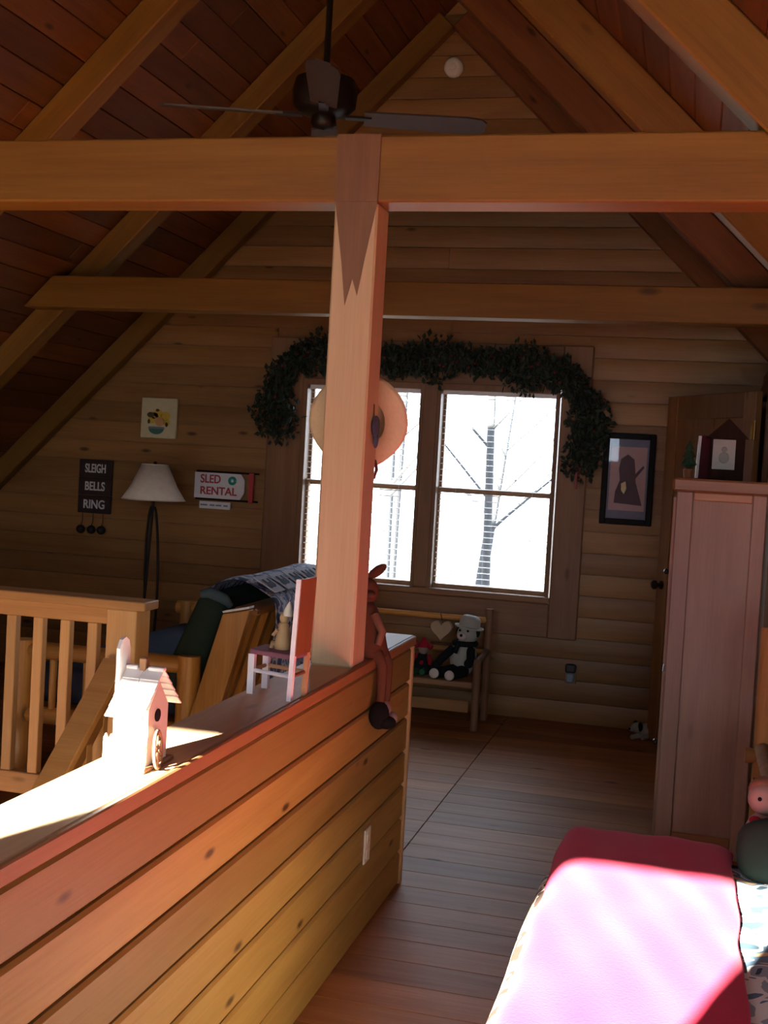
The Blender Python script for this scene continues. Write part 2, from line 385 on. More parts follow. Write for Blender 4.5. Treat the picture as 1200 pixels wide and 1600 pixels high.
# ------------------------------------------------------------------ roof: ceiling boards, rafters, ties
cl_ = setting('ceiling_left', (XAP, 3, ZAP)); cr_ = setting('ceiling_right', (XAP, 3, ZAP))
bw = .142
for side, par in ((-1, cl_), (1, cr_)):
    s_ = 0.0; smax = 6.15 if side < 0 else 6.3
    while s_ < smax:
        sc = s_ + bw/2
        x = XAP + side*sc*math.cos(R(45)); zc = ZAP - sc*math.sin(R(45))
        # local x along world y, local -y (face) towards the room
        nrm = Vector((-side*math.sin(R(45)), 0, -math.cos(R(45))))       # into the room
        Xl = Vector((0,1,0)); Yl = -nrm; Zl = Xl.cross(Yl)
        M4 = Matrix(((Xl.x,Yl.x,Zl.x,x),(Xl.y,Yl.y,Zl.y,0),(Xl.z,Yl.z,Zl.z,zc),(0,0,0,1)))
        cut = random.uniform(4.2, 6.6)
        for y0, y1 in ((YR-.1, cut), (cut, YB+.1)):
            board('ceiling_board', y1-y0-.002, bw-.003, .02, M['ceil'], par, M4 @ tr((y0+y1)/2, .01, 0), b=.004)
        s_ += bw
for side, par in ((-1, cl_), (1, cr_)):
    mb = MB(); n = Vector((side*math.sin(R(45)), 0, math.cos(R(45))))
    a = Vector((XAP, 0, ZAP)) + n*.02; e = a + Vector((side*math.cos(R(45)), 0, -math.sin(R(45))))*6.4
    a = a + Vector((-side*.05, 0, .05))
    pts = [(a.x, a.z), (e.x, e.z), (e.x+n.x*.12, e.z+n.z*.12), (a.x+n.x*.12, a.z+n.z*.12)]
    mb.prism(pts, YR-.12, YB+.16, 'Y'); obj('roof_deck', mb, M['outwall'], par)

def rafter(y0, y1, side, label, mat='beam'):
    """one sloped timber, its underside in the rafter plane; origin at mid length with local x along the slope"""
    off = OL if side < 0 else ORR
    dep = off*math.cos(R(45)) - .002
    top = Vector((XAP, 0, 0)); 
    xr = (2.655-5.91)/2; zri = xr + 5.91
    Lr = 5.95
    d_ = Vector((side*math.cos(R(45)), 0, -math.sin(R(45)))); n = Vector((side*math.sin(R(45)), 0, math.cos(R(45))))
    mid = Vector((xr, 0, zri)) + d_*(Lr/2)
    Yl = Vector((0,1,0)); Zl = d_.cross(Yl)
    Mx = Matrix(((d_.x,Yl.x,Zl.x,mid.x),(0,Yl.y,Zl.y,(y0+y1)/2),(d_.z,Yl.z,Zl.z,mid.z),(0,0,0,1)))
    s = 1 if Zl.dot(n) > 0 else -1
    mb = MB(); w = (y1-y0)/2
    z0, z1 = (0, dep) if s > 0 else (-dep, 0)
    mb.box(-Lr/2, Lr/2, -w, w, z0, z1, b=.006)
    me = bpy.data.meshes.new('rafter'); o = bpy.data.objects.new('rafter', me); COL.objects.link(o)
    me.from_pydata(mb.v, [], mb.f); me.materials.append(M[mat])
    bm = bmesh.new(); bm.from_mesh(me); bmesh.ops.recalc_face_normals(bm, faces=bm.faces[:]); bm.to_mesh(me); bm.free()
    o.matrix_world = Mx; ROOT[o.name] = mid
    return tag(o, label, 'rafter', 'sloping pine rafters under the roof')
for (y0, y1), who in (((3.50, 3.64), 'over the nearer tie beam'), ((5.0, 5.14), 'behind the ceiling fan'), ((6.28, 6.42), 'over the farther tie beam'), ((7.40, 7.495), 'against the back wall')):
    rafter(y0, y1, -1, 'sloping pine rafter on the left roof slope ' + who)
    rafter(y0, y1, 1, ('shade-toned sloping pine' if y0 > 6 else 'sloping pine') + ' rafter on the right roof slope ' + who, 'ceil' if y0 > 6 else 'beam')  # far right rafters take the darker ceiling wood, shade put into their colour
def tie(y0, y1, z0, z1, dl, dr, label):
    """tie beam with its ends cut along the roof slopes; dl, dr: how far past the rafter undersides the ends lap"""
    o_ = (-1.6, (y0+y1)/2, (z0+z1)/2)
    mb = MB(); mb.prism([(z0-5.91-dl, z0), (2.655-z0+dr, z0), (2.655-z1+dr, z1), (z1-5.91-dl, z1)], y0, y1, 'Y')
    return tag(obj('tie_beam', mb, M['beam'], origin=o_, bev=.007), label, 'beam', 'horizontal tie beams')
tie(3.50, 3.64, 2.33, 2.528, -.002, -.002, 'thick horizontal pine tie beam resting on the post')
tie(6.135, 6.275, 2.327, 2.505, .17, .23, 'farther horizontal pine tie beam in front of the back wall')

# ------------------------------------------------------------------ half wall with ledge
HY0, HY1 = YR, 4.30
hw = setting('wall_half', (XH-.08, HY0, 0))
gz = [0.0, .125, .25, .375, .498, .625, .755, .884]
for a, c in zip(gz[:-1], gz[1:]):
    L = HY1-.012-HY0
    M4 = tr(XH-.011, (HY0+HY1-.012)/2, (a+c)/2) @ rotm(0, 0, R(90)) 
    board('wall_board', L, c-a-.007, .022, M['halfwall'], hw, M4, b=.007)
    M4 = tr(-1.128+.011, (HY0+HY1-.012)/2, (a+c)/2) @ rotm(0, 0, R(-90))
    board('wall_board', L, c-a-.007, .022, M['halfwall'], hw, M4, b=.007)
mb = MB(); mb.box(-1.110, XH-.020, HY0, HY1-.02, -.05, .886); obj('wall_core', mb, M['orange'], hw)
mb = MB(); mb.box(-1.13, XH-.004, HY0, HY1+.03, .886, .922, b=.003); obj('ledge', mb, M['cap'], hw, origin=(-1.05, 1.6, .9))
mb = MB(); mb.box(XH-.003, XH+.010, HY0, HY1+.012, .889, .9225, b=.003)
o = obj('edge_trim', mb, M['halfwall'], hw, origin=(XH, 1.6, .9)); 
o.rotation_euler = (0,0,0)
mb = MB(); mb.box(-1.128, XH+.008, HY1-.012, HY1+.010, 0, .886, b=.003); obj('end_trim', mb, M['railZ'], hw)
# grain of these long parts runs along y: rotate their meshes' texture by swapping axes through a y-grain material
capY = wood('pine_ledge_long', (.74,.52,.32), (.60,.39,.22), 'Y', .5, .4)
hwY = wood('pine_edge_long', (.44,.225,.085), (.33,.15,.05), 'Y', .5, .4)
for o in hw.children:
    if o.name.startswith('ledge'): o.data.materials[0] = capY
    if o.name.startswith('edge_trim'): o.data.materials[0] = hwY

# receptacle in the half wall face
ol = thing('electrical_outlet', (XH, 3.77, .30), 'ivory outlet plate on the half wall near the floor', 'outlet')
mb = MB(); mb.box(XH+.0005, XH+.007, 3.735, 3.805, .243, .358, b=.003); pl = obj('cover_plate', mb, M['plate'], ol)
for zz in (.275, .326):
    mb = MB(); mb.box(XH+.006, XH+.010, 3.752, 3.788, zz-.017, zz+.017, b=.002); rc = obj('socket', mb, M['cream'], pl)

# post on the ledge carrying the tie beam
po = thing('post', (-1.035, 3.57, .922), 'square pine post standing on the half wall ledge', 'post')
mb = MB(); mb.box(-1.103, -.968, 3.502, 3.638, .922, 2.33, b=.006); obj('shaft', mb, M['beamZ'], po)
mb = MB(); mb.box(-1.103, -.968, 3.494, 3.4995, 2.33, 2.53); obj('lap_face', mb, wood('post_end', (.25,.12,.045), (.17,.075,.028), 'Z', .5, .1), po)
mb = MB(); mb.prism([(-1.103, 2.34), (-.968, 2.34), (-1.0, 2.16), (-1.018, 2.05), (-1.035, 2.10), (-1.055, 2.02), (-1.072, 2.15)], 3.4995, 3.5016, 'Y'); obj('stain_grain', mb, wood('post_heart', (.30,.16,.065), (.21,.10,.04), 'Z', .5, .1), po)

# ------------------------------------------------------------------ floor
fl = setting('floor', (0, 4, 0))
pw = .165
y = YR
while y < YB:
    y1 = min(y+pw, YB+.01)
    spans = [(-1.037, .9), (.9, 2.75)]
    if y > 4.40: spans = [(-5.95, -3.4), (-3.4, -1.037), (-1.037, .9), (.9, 2.75)]
    if 4.40-pw < y <= 4.40: spans = [(-1.037, .9), (.9, 2.75)]
    for a, c in spans:
        if a > -1.1 and a < -1.0 and y < 4.2: a = -.965-.01
        board('floor_board', c-a-.003, .02, y1-y-.002, M['floor'], fl, tr((a+c)/2, (y+y1)/2, -.01), b=.0015)
    y += pw
mb = MB(); mb.box(-.99, 2.9, YR-.1, YB+.1, -.24, -.02); mb.box(-6.1, -.99, 4.42, YB+.1, -.24, -.02)
obj('floor_core', mb, M['outwall'], fl)
mb = MB(); mb.box(-6.1, -1.13, 4.40, 4.42, -.24, .0); obj('landing_nosing', mb, M['trimX'], fl)

# lower storey seen only as a source of bounced light through the stairwell
mb = MB(); mb.box(-6.3, -.9, YR-.1, 4.6, -2.62, -2.5); struct('floor_lower', mb, M['floor'])
mb = MB(); mb.box(-6.3, -.9, 4.6, 4.7, -2.6, -.2); struct('wall_lower_back', mb, M['outwall'])
mb = MB(); mb.box(-1.0, -.9, YR-.1, 4.6, -2.6, -.2); struct('wall_lower_right', mb, M['outwall'])
mb = MB(); mb.box(-6.3, -6.15, YR-.1, YB+.1, -2.6, .1); struct('wall_lower_left', mb, M['outwall'])
mb = MB(); mb.box(-6.3, -5.6, YR-.1, YB+.1, -.1, .02); struct('trim_1', mb, M['outwall'])
mb = MB(); mb.box(2.55, 2.9, YR-.1, YB+.1, -.05, .3); struct('trim_2', mb, M['outwall'])

# gable wall behind the camera with two tall windows either side of its middle post
xs = [(-2.52, -1.845), (-1.60, -.976)]; ZH, ZS, ZHB = 2.60, 1.75, 2.64; XC0, XC1, ZC0, ZC1 = .15, 1.45, .60, 1.80  # right-hand opening: unseen window added to bring in cool sky fill
mb = MB(); ya, yb = YR-.12, YR
lowx = (-4.7, -3.0); LZ0, LZ1 = -1.9, -.7  # lower opening: unseen window added and sized to bounce light upstairs
mb.box(-6.4, -2.52, ya, yb, -.3, 4.6); mb.box(-1.845, -1.60, ya, yb, -.3, 4.6); mb.box(-.976, XC0, ya, yb, -.3, 4.6); mb.box(XC1, 3.0, ya, yb, -.3, 4.6); mb.box(XC0, XC1, ya, yb, -.3, ZC0); mb.box(XC0, XC1, ya, yb, ZC1, 4.6)
for (a, c), zh in zip(xs, (ZHB, ZH)): mb.box(a, c, ya, yb, -.3, ZS); mb.box(a, c, ya, yb, zh, 4.6)
mb.box(-6.4, lowx[0], ya, yb, -2.6, -.3); mb.box(lowx[1], -.9, ya, yb, -2.6, -.3); mb.box(lowx[0], lowx[1], ya, yb, -2.6, LZ0); mb.box(lowx[0], lowx[1], ya, yb, LZ1, -.3)
struct('wall_front', mb, M['outwall'])
for k, (a, c, z0, z1) in enumerate([(xs[0][0], xs[0][1], ZS, ZHB), (xs[1][0], xs[1][1], ZS, ZH), (lowx[0], lowx[1], LZ0, LZ1), (XC0, XC1, ZC0, ZC1)]):
    w_ = setting('window_%d' % (k+2), ((a+c)/2, YR-.06, z0))
    mb = MB(); mb.box(a, c, YR-.062, YR-.058, z0, z1); obj('pane', mb, M['glass'], w_)
    ld = bpy.data.lights.new('window_portal', 'AREA'); ld.shape = 'RECTANGLE'; ld.size = c-a; ld.size_y = z1-z0; ld.cycles.is_portal = True
    lo = bpy.data.objects.new('window_portal', ld); COL.objects.link(lo); lo.location = ((a+c)/2, YR-.13, (z0+z1)/2); lo.rotation_euler = (R(90), 0, 0); 
ld = bpy.data.lights.new('window_portal', 'AREA'); ld.shape = 'RECTANGLE'; ld.size = 1.75; ld.size_y = 1.35; ld.cycles.is_portal = True
lo = bpy.data.objects.new('window_portal', ld); COL.objects.link(lo); lo.location = (-1.665, YB+.17, 1.41); lo.rotation_euler = (R(-90), 0, 0)

# partition on the right with the doorway whose door stands open
pa = setting('wall_right', (.36, 6.2, 0))
mb = MB(); mb.box(.36, .44, 5.95, 6.50, 0, 2.19); mb.box(.36, .44, 6.50, YB, 2.08, 2.19); mb.box(.36, .44, 7.42, YB, 0, 2.08)
obj('wall_panel', mb, M['trim'], pa)
mb = MB(); mb.box(.335, .36, 6.42, 6.515, 0, 2.06, b=.004); obj('casing', mb, M['door'], pa)
mb = MB(); mb.box(.345, .36, 6.515, 7.42, 2.04, 2.12, b=.004); obj('head_casing', mb, M['trimX'], pa)
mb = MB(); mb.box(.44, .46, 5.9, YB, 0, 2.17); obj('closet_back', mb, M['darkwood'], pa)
# door leaf
hx, hy = .30, 6.535; ex, ey = -.16, 7.297
dl = math.hypot(ex-hx, ey-hy); da = math.atan2(ey-hy, ex-hx)
DM = tr(hx, hy, 0) @ rotm(0, 0, da)
dr = setting('door_1', (hx, hy, 0))
def dbox(x0, x1, y0, y1, z0, z1, b=.003): 
    mb = MB(DM); mb.box(x0, x1, y0, y1, z0, z1, b=b); return mb
obj('stile', dbox(0, .11, -.02, .02, .012, 2.035), M['door'], dr); obj('stile', dbox(dl-.11, dl, -.02, .02, .012, 2.035), M['door'], dr)
for z0, z1 in ((.012, .22), (.95, 1.09), (1.90, 2.035)): obj('rail', dbox(.11, dl-.11, -.02, .02, z0, z1), M['door'], dr)
obj('mid_stile', dbox(dl/2-.05, dl/2+.05, -.02, .02, .22, .95), M['door'], dr); obj('mid_stile', dbox(dl/2-.05, dl/2+.05, -.02, .02, 1.09, 1.90), M['door'], dr)
for z0, z1 in ((.22, .95), (1.09, 1.90)):
    for x0, x1 in ((.11, dl/2-.05), (dl/2+.05, dl-.11)): obj('panel', dbox(x0, x1, -.010, .010, z0, z1), M['door'], dr)
for sgn in (-1, 1):
    mb = MB(DM @ tr(dl-.06, sgn*.02, .93) @ rotm(R(90*sgn), 0, 0)); mb.lathe([(.026,0),(.026,-.006),(.010,-.010),(.010,-.030),(.026,-.040),(.028,-.052),(.018,-.062)], 14); obj('knob', mb, M['ironk'], dr, smooth=True)
mb = MB(DM); mb.box(dl-.0005, dl+.003, -.012, .012, .86, 1.0); obj('latch_plate', mb, M['ironk'], dr)
for zz in (.25, 1.05, 1.83):
    mb = MB(DM); mb.tube([(-.006, .024, zz-.05), (-.006, .024, zz+.05)], .008, 8); mb.box(-.004, .03, .0195, .0225, zz-.045, zz+.045); obj('hinge', mb, M['brass'], dr)

# smoke detector under the ridge on the back wall
sd = thing('smoke_detector', (-1.63, YB-.01, 4.06), 'round white smoke detector high in the gable peak', 'smoke detector')
mb = MB(tr(-1.63, YB-.005, 4.06) @ rotm(R(90), 0, 0)); mb.lathe([(.062,0),(.062,.02),(.052,.034),(.03,.038)], 24); obj('cover', mb, M['detector'], sd, smooth=True)
mb = MB(tr(-1.63, YB-.043, 4.06) @ rotm(R(90), 0, 0)); mb.lathe([(.02,0),(.02,.003),(.012,.005)], 14); obj('test_button', mb, M['cream'], sd)

# ------------------------------------------------------------------ stair railing
rl = thing('stair_railing', (-2.18, 4.45, 0), 'pine guard railing with square balusters at the stair opening', 'railing')
RY = 4.46
def pbox(name, x0, x1, y0, y1, z0, z1, mat, par, b=.004, origin=None):
    mb = MB(); mb.box(x0, x1, y0, y1, z0, z1, b=b); return obj(name, mb, mat, par, origin=origin)
pbox('top_rail', -5.0, -2.085, RY-.065, RY+.065, .905, .942, M['rail'], rl)
pbox('sub_rail', -5.0, -2.245, RY-.02, RY+.02, .835, .905, M['rail'], rl)
pbox('bottom_rail', -5.0, -2.245, RY-.025, RY+.025, .095, .185, M['rail'], rl)
pbox('newel_post', -2.25, -2.12, RY-.065, RY+.065, -.24, .905, M['railZ'], rl)
for k in range(22):
    xx = -2.335 - .1235*k
    pbox('baluster', xx-.022, xx+.022, RY-.02, RY+.02, .185, .836, M['railZ'], rl, .003)
# stair with handrail running down towards the camera
hr = thing('stair_handrail', (-2.2, 4.38, 0), 'sloping pine handrail running down the stairs from the newel post', 'handrail')
sl = -.43/.54
def hp(y): return .72 + sl*(4.40-y)
P0 = Vector((-2.19, 4.375, hp(4.375))); P1 = Vector((-2.19, 1.3, hp(1.3)))
mb = MB(); mb.beam(P0, P1, .10, .035, b=.004); obj('rail_cap', mb, M['rail'], hr, origin=(-2.19, 3, 0))
mb = MB(); mb.beam(P0+Vector((0,0,-.075)), P1+Vector((0,0,-.075)), .04, .10, b=.004); obj('sub_rail', mb, hwY, hr)
for k in range(11):
    yy = 4.27 - .125*k; zz = hp(yy)-.1
    pbox('baluster', -2.212, -2.168, yy-.02, yy+.02, zz-.62, zz, M['railZ'], hr, .003)
mb = MB(); mb.beam(P0+Vector((0,-.08,-.80+sl*.08)), P1+Vector((0,0,-.80)), .05, .24, b=.004); obj('stringer', mb, hwY, hr)
for k in range(11):
    zz = -.19*(k+1); yy = 4.395-.255*k
    pbox('tread', -2.16, -1.13, yy-.27, yy, zz-.03, zz, M['floor'], hr, .004)

# ================================================================== furniture and objects
def sheet(name, fn, nu, nv, mat, parent, thick=.008, sub=1, origin=None):
    mb = MB(); vs = [fn(i/nu, j/nv) for j in range(nv+1) for i in range(nu+1)]
    fs = [(j*(nu+1)+i, j*(nu+1)+i+1, (j+1)*(nu+1)+i+1, (j+1)*(nu+1)+i) for j in range(nv) for i in range(nu)]
    mb.add(vs, fs); o = obj(name, mb, mat, parent, smooth=True, origin=origin)
    m = o.modifiers.new('solid', 'SOLIDIFY'); m.thickness = thick; m.offset = 0
    if sub: m = o.modifiers.new('sub', 'SUBSURF'); m.levels = sub; m.render_levels = sub
    return o
def along(prof, t):
    """point at fraction t along a polyline"""
    L = [0]
    for a, c in zip(prof[:-1], prof[1:]): L.append(L[-1] + math.dist(a, c))
    s_ = t*L[-1]
    for i in range(len(prof)-1):
        if s_ <= L[i+1] + 1e-9:
            k = (s_-L[i])/max(1e-9, L[i+1]-L[i]); return tuple(prof[i][j] + (prof[i+1][j]-prof[i][j])*k for j in range(len(prof[0])))
    return prof[-1]
def wob(a, b, c, amp): return amp*(math.sin(a*7.3+1.1)*math.cos(b*5.1+.4) + .6*math.sin(a*15.1+b*9.7+c))

# ---- bed with quilt, folded red fleece and woven throw
bed = thing('bed', (.5, 2.2, 0), 'low bed with log legs under the red blanket and quilt', 'bed')
mb = MB(); mb.box(-.27, 1.30, 1.60, 3.66, .19, .427, b=.05); obj('mattress', mb, M['cream'], bed, smooth=True)
mb = MB(); mb.box(-.245, 1.28, 1.63, 3.62, .10, .19, b=.01); obj('bed_frame', mb, M['log'], bed)
for xx in (-.19, 1.22):
    for yy in (1.7, 3.55):
        mb = MB(); mb.tube([(xx, yy, 0), (xx, yy, .11)], .035, 12); obj('leg', mb, M['logZ'], bed, smooth=True)
qp = [(-.290, .28), (-.288, .40), (-.272, .432), (-.18, .440), (.45, .442), (1.1, .440), (1.30, .432), (1.322, .40), (1.324, .20)]
def qf(a, b):
    x, z = along(qp, a); y = 1.57 + 2.125*b
    if b > .96: z = z - .05*((b-.96)/.04)**2
    return (x, y, z + (wob(x*2, y*2, 0, .004) if z > .42 else 0))
q = sheet('quilt', qf, 40, 36, M['quilt'], None, .012, 1, origin=(.5, 2.2, .44))
tag(q, 'blue and white bear print quilt spread over the bed', 'quilt')
rp_ = [(-.326, .24), (-.322, .39), (-.312, .446), (-.285, .467), (-.12, .472), (.05, .471), (.145, .467), (.172, .458), (.180, .453)]
def rf(a, b):
    x, z = along(rp_, a); y = 1.2 + 2.54*b
    k = max(0, (b-.975)/.025)
    cut = .05*max(0, (abs(a-.56)-.34)/.16)**2       # rounded far corners
    y -= cut*(1 if b > .9 else 0)*(b-.9)/.1
    return (x + wob(y*1.5, z, 2, .004), y, z - .018*k*k + wob(x*3, y*1.6, 1, .0035))
rb = sheet('red_blanket', rf, 36, 70, M['red'], None, .014, 1, origin=(-.05, 2.2, .46))
tag(rb, 'crimson fleece blanket laid along the near edge of the bed', 'blanket')
tw = thing('woven_throw', (-.33, 2.3, .2), 'patterned woven throw with fringe hanging off the bed side', 'throw')
tp = [(-.300, .435), (-.334, .425), (-.346, .38), (-.351, .26), (-.354, .14)]
def tf(a, b):
    x, z = along(tp, a); y = 1.30 + 2.05*b
    return (x - .012*a*(1+math.sin(y*9)) , y, z)
sheet('cloth', tf, 10, 40, M['tapestry'], tw, .008, 1)
fmb = MB(); fmb.tube([(0,0,0),(-.004,.002,-.02),(-.002,-.001,-.055)], [.004,.0055,.003], 5)
for k in range(60):
    y = 1.32 + 2.01*k/59
    x0 = -.354 - .012*(1+math.sin(y*9))
    f_ = MB(tr(x0, y, .142) @ rotm(random.uniform(-.3,.3), random.uniform(-.2,.4), 0)); f_.add(fmb.v, fmb.f); obj('tassel', f_, M['cream'], tw)
for k in range(7):                      # loose fringe at the far edge of the throw
    y = 3.353; z = .16 + .033*k
    f_ = MB(tr(-.35, y, z) @ rotm(R(75), 0, random.uniform(-.5,.5))); f_.add(fmb.v, fmb.f); obj('tassel', f_, M['tapestry'], tw)

# pillow and doll at the far end of the bed
pi_ = thing('pillow', (.42, 3.52, .445), 'dark green cushion propped at the far end of the bed', 'pillow')
PM = tr(.43, 3.50, .535) @ rotm(R(-28), R(-4), R(-4))
mb = MB(PM)
bm = bmesh.new(); bmesh.ops.create_uvsphere(bm, u_segments=24, v_segments=12, radius=1)
for w in bm.verts:
    c = w.co; p = .55
    w.co = Vector((math.copysign(abs(c.x)**p, c.x)*.25, math.copysign(abs(c.y)**.8, c.y)*.05, math.copysign(abs(c.z)**p, c.z)*.10))
mb.bm(bm); obj('cushion', mb, M['green'], pi_, smooth=True)
mb = MB(PM); mb.ball((0,-.05,0), .016, .006, .016); obj('button', mb, M['teal'], pi_, smooth=True)
dq = thing('rag_doll', (.26, 3.62, .445), 'pale rag doll with dark red bow above the green cushion', 'doll')
DT = tr(-.005, .49, -.125)
mb = MB(DT); mb.ball((.265, 3.17, .645), .055, .045, .08); mb.tube([(.24,3.12,.67),(.215,3.09,.66),(.205,3.06,.68)], [.018,.016,.014], 8); mb.tube([(.30,3.12,.67),(.32,3.07,.65)], [.018,.014], 8)
mb.ball((.262, 3.15, .765), .047, .042, .047); obj('body', mb, M['pink'], dq, smooth=True)
mb = MB(DT); mb.ball((.268, 3.17, .785), .052, .045, .042); obj('hair', mb, M['cloth_t'], dq, smooth=True)
mb = MB(DT); mb.ball((.238, 3.10, .712), .018, .01, .013); mb.ball((.275, 3.10, .712), .018, .01, .013); mb.ball((.256, 3.098, .712), .008); obj('bow', mb, M['plushr'], dq, smooth=True)
mb = MB(DT); mb.ball((.247, 3.110, .772), .006); mb.ball((.275, 3.110, .772), .006); obj('eyes', mb, M['black'], dq)

# log chair beyond the bed
lc = thing('log_chair', (.5, 4.1, 0), 'log chair standing beside the tall cupboard beyond the bed', 'chair')
for xx, hh in ((.287, 1.06), (.75, 1.06)):
    mb = MB(); mb.tube([(xx, 4.28, 0), (xx, 4.29, hh*.5), (xx, 4.33, hh)], .032, 12); obj('leg', mb, M['oldlog'], lc, smooth=True)
    mb = MB(); mb.tube([(xx, 3.86, 0), (xx, 3.86, .64)], .032, 12); obj('leg', mb, M['oldlog'], lc, smooth=True)
    mb = MB(); mb.tube([(xx, 3.80, .645), (xx, 4.30, .645)], .028, 12); obj('armrest', mb, M['oldlog'], lc, smooth=True)
for zz in (.62, .82, 1.0):
    mb = MB(); mb.tube([(.23 if zz < .7 else .285, 4.29+(zz-.56)*.07, zz), (.79 if zz < .7 else .75, 4.29+(zz-.56)*.07, zz)], .026, 10); obj('back_rail', mb, M['oldlog'], lc, smooth=True)
mb = MB(); mb.tube([(.235, 3.86, .625), (.80, 3.86, .625)], .022, 10); obj('front_rail', mb, M['oldlog'], lc, smooth=True)
mb = MB(); mb.box(.27, .765, 3.84, 4.28, .38, .43, b=.012); obj('seat', mb, M['oldlog'], lc)

# ---- tall cupboard on the right
wd = thing('cupboard', (.11, 5.45, 0), 'tall cedar cupboard with a framed side panel', 'cupboard')
pbox('stile', -.066, .002, 5.10, 5.13, .0, 1.505, M['ward'], wd); pbox('stile', .236, .292, 5.10, 5.13, .0, 1.505, M['ward'], wd)
pbox('bottom_rail', .002, .236, 5.102, 5.13, .0, .09, M['wardX'], wd); pbox('top_rail', .002, .236, 5.102, 5.13, 1.47, 1.505, M['wardX'], wd)
pbox('side_panel', .0, .238, 5.114, 5.135, .08, 1.48, M['ward'], wd, .001)
pbox('carcass', -.064, .29, 5.135, 5.83, .03, 1.505, M['ward'], wd)
pbox('top', -.082, .312, 5.08, 5.85, 1.505, 1.560, M['wardX'], wd, .008)
for zz in (.05, .78): 
    d1 = pbox('door', -.078, -.0645, 5.15, 5.82, zz, zz+.70, M['ward'], wd, .002)
    mb = MB(); mb.ball((-.088, 5.24, zz+.38), .013); obj('knob', mb, M['ironk'], d1, smooth=True)

# on top of the cupboard
hf = thing('house_frame', (.127, 5.3, 1.56), 'dark house-shaped picture frame with pitched roof on the cupboard', 'picture frame')
mb = MB(); mb.box(.056, .198, 5.29, 5.33, 1.561, 1.742, b=.003); obj('body', mb, M['darkwood'], hf)
mb = MB(); mb.prism([(.040,1.738),(.212,1.738),(.127,1.822)], 5.275, 5.345, 'Y'); obj('roof', mb, M['darkwood'], hf)
mb = MB(); mb.box(.068, .160, 5.2855, 5.289, 1.606, 1.732); ph = obj('photo', mb, M['photo'], hf)
mb = MB(); mb.ball((.115, 5.2865, 1.655), .024, .003, .026); mb.ball((.115, 5.2865, 1.69), .013, .003, .013); obj('photo_subject', mb, M['photog'], ph, smooth=True)
bk = thing('book', (.03, 5.4, 1.56), 'maroon hardback book standing upright behind the house frame', 'book')
BM4 = tr(.0, 5.37, 1.561) @ rotm(0, R(2), R(10))
mb = MB(BM4); mb.box(.012, .125, -.016, -.012, 0, .188); mb.box(.012, .125, .012, .016, 0, .188); mb.box(.121, .125, -.016, .016, 0, .188); obj('cover', mb, M['book'], bk)
mb = MB(BM4); mb.box(-.002+.004, .118, -.012, .012, .003, .185); obj('pages', mb, M['page'], bk)
ft = thing('toy_fir_tree', (-.028, 5.31, 1.56), 'tiny green toy fir tree in a brown pot on the cupboard', 'ornament')
mb = MB(tr(-.028, 5.31, 1.561)); mb.lathe([(.016,0),(.022,.035),(.018,.04)], 12); obj('pot', mb, M['pot'], ft)
mb = MB(tr(-.028, 5.31, 1.60)); mb.lathe([(.006,0),(.034,.02),(.016,.05),(.028,.052),(.012,.08),(.02,.082),(.002,.122)], 9); obj('foliage', mb, M['fir'], ft)
# little plush by the open door
fp = thing('doorstop_dog', (-.19, 7.30, 0), 'small grey plush dog lying on the floor by the door', 'stuffed animal')
mb = MB(); mb.ball((-.17, 7.32, .045), .075, .05, .045); mb.ball((-.235, 7.28, .065), .034, .034, .032); mb.ball((-.262, 7.262, .058), .018, .018, .015); mb.tube([(-.22,7.27,.02),(-.26,7.23,.016)], [.018,.014], 8); mb.tube([(-.17,7.28,.02),(-.20,7.24,.016)], [.018,.014], 8); obj('body', mb, M['plushg'], fp, smooth=True)
mb = MB(); mb.ball((-.245, 7.31, .075), .014, .02, .028); mb.ball((-.215, 7.262, .075), .014, .02, .028); mb.ball((-.275, 7.25, .06), .007); obj('ears', mb, M['plushb'], fp, smooth=True)

# ---- objects on the ledge
# miniature chair
mc = thing('miniature_chair', (-1.03, 3.01, .922), 'miniature white chair with tall orange-brown back on the ledge', 'miniature chair')
B1, F1, F2, B2 = [Vector((a, c, 0)) for a, c in ((-.978,2.945),(-1.102,2.990),(-1.094,3.080),(-.970,3.040))]
zc0, zs, zt = .922, 1.028, 1.240
for p, hgt in ((F1, zs), (F2, zs)):
    mb = MB(); mb.beam((p.x,p.y,zc0), (p.x,p.y,hgt), .017, .017, up=(1,0,0)); obj('leg', mb, M['chairw'], mc)
for p in (B1, B2):
    mb = MB(); mb.beam((p.x,p.y,zc0), (p.x+.012,p.y-.004,zt), .017, .012, up=(1,0,0)); obj('leg', mb, M['chairw'] if p is B1 else M['figure'], mc)
mb = MB(); vs_ = []
ctr = (B1+F1+F2+B2)/4
for zz in (zs, zs+.014):
    for p in (B1,F1,F2,B2):
        w = ctr + (p-ctr)*1.12; vs_.append((w.x, w.y, zz))
mb.add(vs_, [(3,2,1,0),(4,5,6,7),(0,1,5,4),(1,2,6,5),(2,3,7,6),(3,0,4,7)]); obj('seat', mb, M['purple'], mc, bev=.004)
n_ = Vector((.93,-.36,0)).normalized()*.008
mb = MB(); 
def bpnt(p, z, o): 
    k = (z-zc0)/(zt-zc0); return (p.x+.012*k+n_.x*o, p.y-.004*k+n_.y*o, z)
vs_ = [bpnt(B1, zs+.012, .2), bpnt(B2, zs+.012, .2), bpnt(B2, zt, .2), bpnt(B1, zt, .2), bpnt(B1, zs+.012, 1.2), bpnt(B2, zs+.012, 1.2), bpnt(B2, zt, 1.2), bpnt(B1, zt, 1.2)]
mb.add(vs_, [(0,1,2,3),(7,6,5,4),(0,4,5,1),(1,5,6,2),(2,6,7,3),(3,7,4,0)]); obj('backrest', mb, M['orange'], mc)
zq = .985
